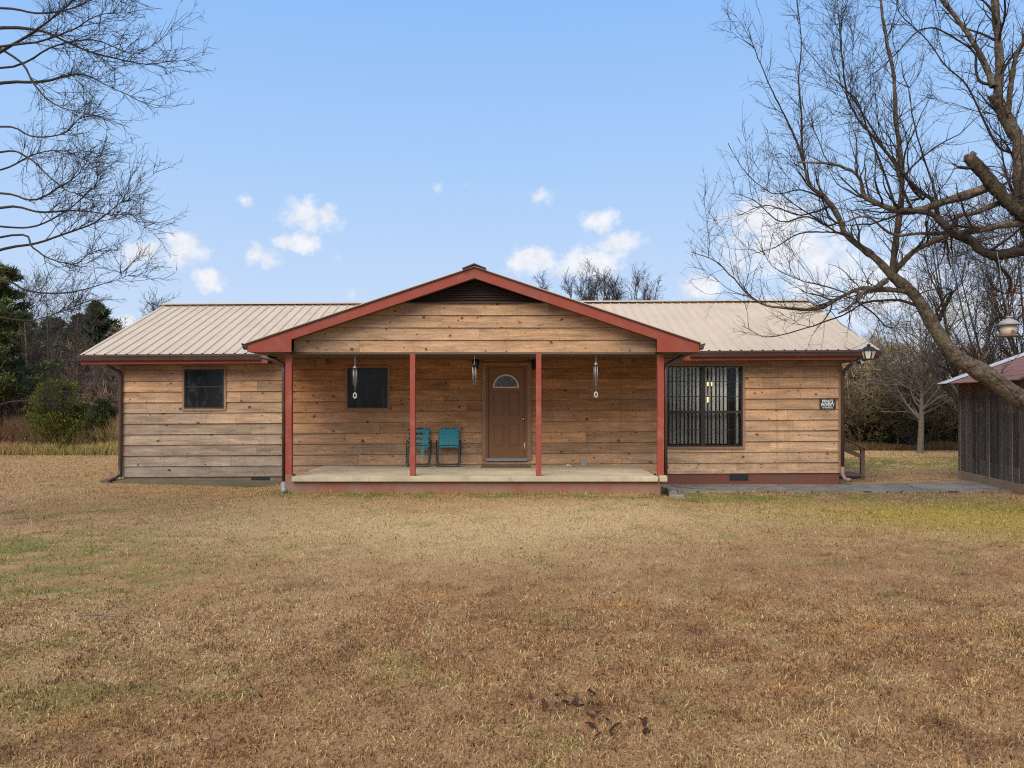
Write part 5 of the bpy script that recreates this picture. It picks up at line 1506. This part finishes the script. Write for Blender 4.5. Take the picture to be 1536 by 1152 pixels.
# dark interior of the woods: dim leaf mass deep inside
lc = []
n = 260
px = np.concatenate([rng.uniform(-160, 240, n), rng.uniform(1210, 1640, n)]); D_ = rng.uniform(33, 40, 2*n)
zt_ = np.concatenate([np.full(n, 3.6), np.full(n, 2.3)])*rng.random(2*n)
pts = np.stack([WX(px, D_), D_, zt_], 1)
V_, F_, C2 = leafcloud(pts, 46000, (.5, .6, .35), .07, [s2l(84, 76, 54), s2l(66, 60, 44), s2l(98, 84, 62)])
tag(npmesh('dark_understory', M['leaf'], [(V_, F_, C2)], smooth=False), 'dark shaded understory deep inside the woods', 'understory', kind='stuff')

# ---- tall dry weeds along the left wood edge
def weeds(n, px0, px1, d0, d1, h0, h1, cols, name, lab, wd=.008, lv=.3):
    D_ = rng.uniform(d0, d1, n); x = WX(rng.uniform(px0, px1, n), D_)
    cl = fbm(x, D_, .9, 3, 40); h = (h0+(h1-h0)*rng.random(n))*(.45+1.0*cl)
    b = np.stack([x, D_, terrain(x, D_)], 1); az = rng.random(n)*6.283; le = np.abs(rng.normal(0, .25, n))
    d = np.stack([np.cos(az)*np.sin(le), np.sin(az)*np.sin(le), np.cos(le)], 1)
    tip = b+d*h[:, None]+np.stack([np.cos(az), np.sin(az), 0*az], 1)*(h*.15)[:, None]
    s = np.stack([np.ones(n), np.zeros(n), np.zeros(n)], 1)*wd*(.6+.8*rng.random(n))[:, None]
    mid = b+d*(h*.5)[:, None]
    V = np.stack([b-s, b+s, mid+s*.8, mid-s*.8, tip], 1).reshape(-1, 3)
    base = np.arange(n)[:, None]*5; T = np.concatenate([base+np.array([[0, 1, 2]]), base+np.array([[0, 2, 3]]), base+np.array([[3, 2, 4]])])
    ci = np.clip((fbm(x, D_, .5, 3, 50)*1.6-.3)*len(cols)+rng.normal(0, .8, n), 0, len(cols)-1).astype(int)
    c = np.array(cols)[ci]*(.6+.7*rng.random((n, 1)))
    c = np.concatenate([np.repeat(c[:, None, :], 5, 1)*np.array([.5, .5, .9, .9, 1.1])[None, :, None], np.ones((n, 5, 1))], -1).reshape(-1, 4)
    sel = rng.integers(0, n, n//3); tp = (mid[sel]*.4+tip[sel]*.6)
    lf = leafcloud(tp, max(4, int(n*lv)), (.05, .05, .09), .03, [s2l(140, 100, 66), s2l(120, 84, 58), s2l(150, 126, 68), s2l(108, 72, 54)])
    tag(npmesh(name, M['leaf'], [(V, T, c), lf], smooth=False), lab, 'weeds', kind='stuff')
WC = [s2l(130, 96, 76), s2l(150, 116, 86), s2l(172, 148, 98), s2l(132, 124, 76), s2l(124, 90, 76)]
weeds(52000, -110, 215, 25.9, 28.6, .5, 1.3, WC, 'tall_weeds', 'tall dry weeds and yellowing grass along the left edge of the lawn')
weeds(16000, -110, 215, 25.5, 26.3, .12, .5, [s2l(158, 146, 86), s2l(134, 132, 74), s2l(176, 154, 104), s2l(150, 124, 84)], 'rough_grass', 'pale green rough grass fringe in front of the left weeds', lv=.05)
weeds(9000, 1225, 1600, 29.2, 30.0, .08, .35, [s2l(112, 92, 62), s2l(92, 76, 52)], 'rough_grass', 'brown grass fringe at the foot of the right thicket', lv=.02)

# ---- bird feeder and hanging lantern
def feeder(px, py, D, s, lab, name, cat, capm, bodym, dark, flare):
    x, y, z = W(px, py, D)
    e = empty(name, (x, y, z), lab, cat)
    k = 8 if flare else 14
    prof = [(s*1.02, z+.40*s), (s*1.12, z+.44*s), (s*.62, z+.86*s), (s*.30, z+1.0*s), (s*.16, z+1.12*s)]
    mb = MB().lathe(x, y, prof, 6 if flare else 16, math.pi/6, smooth=not flare)
    mb.build('cap', capm, e)
    MB().lathe(x, y, [(.05*s/.17*.6, z+1.12*s), (.055*s/.17, z+1.2*s), (.02*s/.17, z+1.3*s)], 8).build('finial', capm, e)
    MB().lathe(x, y, [(s*(.62 if flare else .72), z-.62*s), (s*(.92 if flare else .72), z+.40*s)], 6 if flare else 14, math.pi/6, smooth=not flare).build('body', bodym, e)
    MB().lathe(x, y, [(s*.85, z-.74*s), (s*1.05, z-.68*s), (s*1.02, z-.62*s)], 14).build('tray', dark, e)
    mb = MB()
    if flare:
        for j in range(6):
            a = 2*math.pi*j/6+math.pi/6
            mb.tube([(x+s*.63*math.cos(a), y+s*.63*math.sin(a), z-.62*s), (x+s*.93*math.cos(a), y+s*.93*math.sin(a), z+.4*s)], .010, 5)
    else:
        mb.box(x-.03*s/.17, x+.03*s/.17, y-s*.76, y-s*.70, z-.6*s, z-.15*s)
    mb.build('frame_ribs' if flare else 'feeding_port', dark, e)
    return e, (x, y, z+1.25*s)
e, tp_ = feeder(1513, 494, 11.0, .14, 'pale bird feeder with a grey cap hanging from the tree above the barn roof', 'bird_feeder', 'bird feeder', M['greymetal'], M['feeder'], M['oldwood'], False)
MB().tube([tp_, (tp_[0]+.02, tp_[1]+.3, WZ(384, 11.7))], .003, 5).build('hanging_wire', M['greymetal'], e)
e, tp_ = feeder(1303, 531, 12.3, .117, 'black framed lantern with pale panels hanging by the right corner of the roof', 'hanging_lantern', 'lantern', M['blackmetal'], M['lampglass'], M['blackmetal'], True)
MB().tube([tp_, (WX(1300, 12.5), 12.5, WZ(438, 12.5))], .002, 5).build('hanging_wire', M['greymetal'], e)
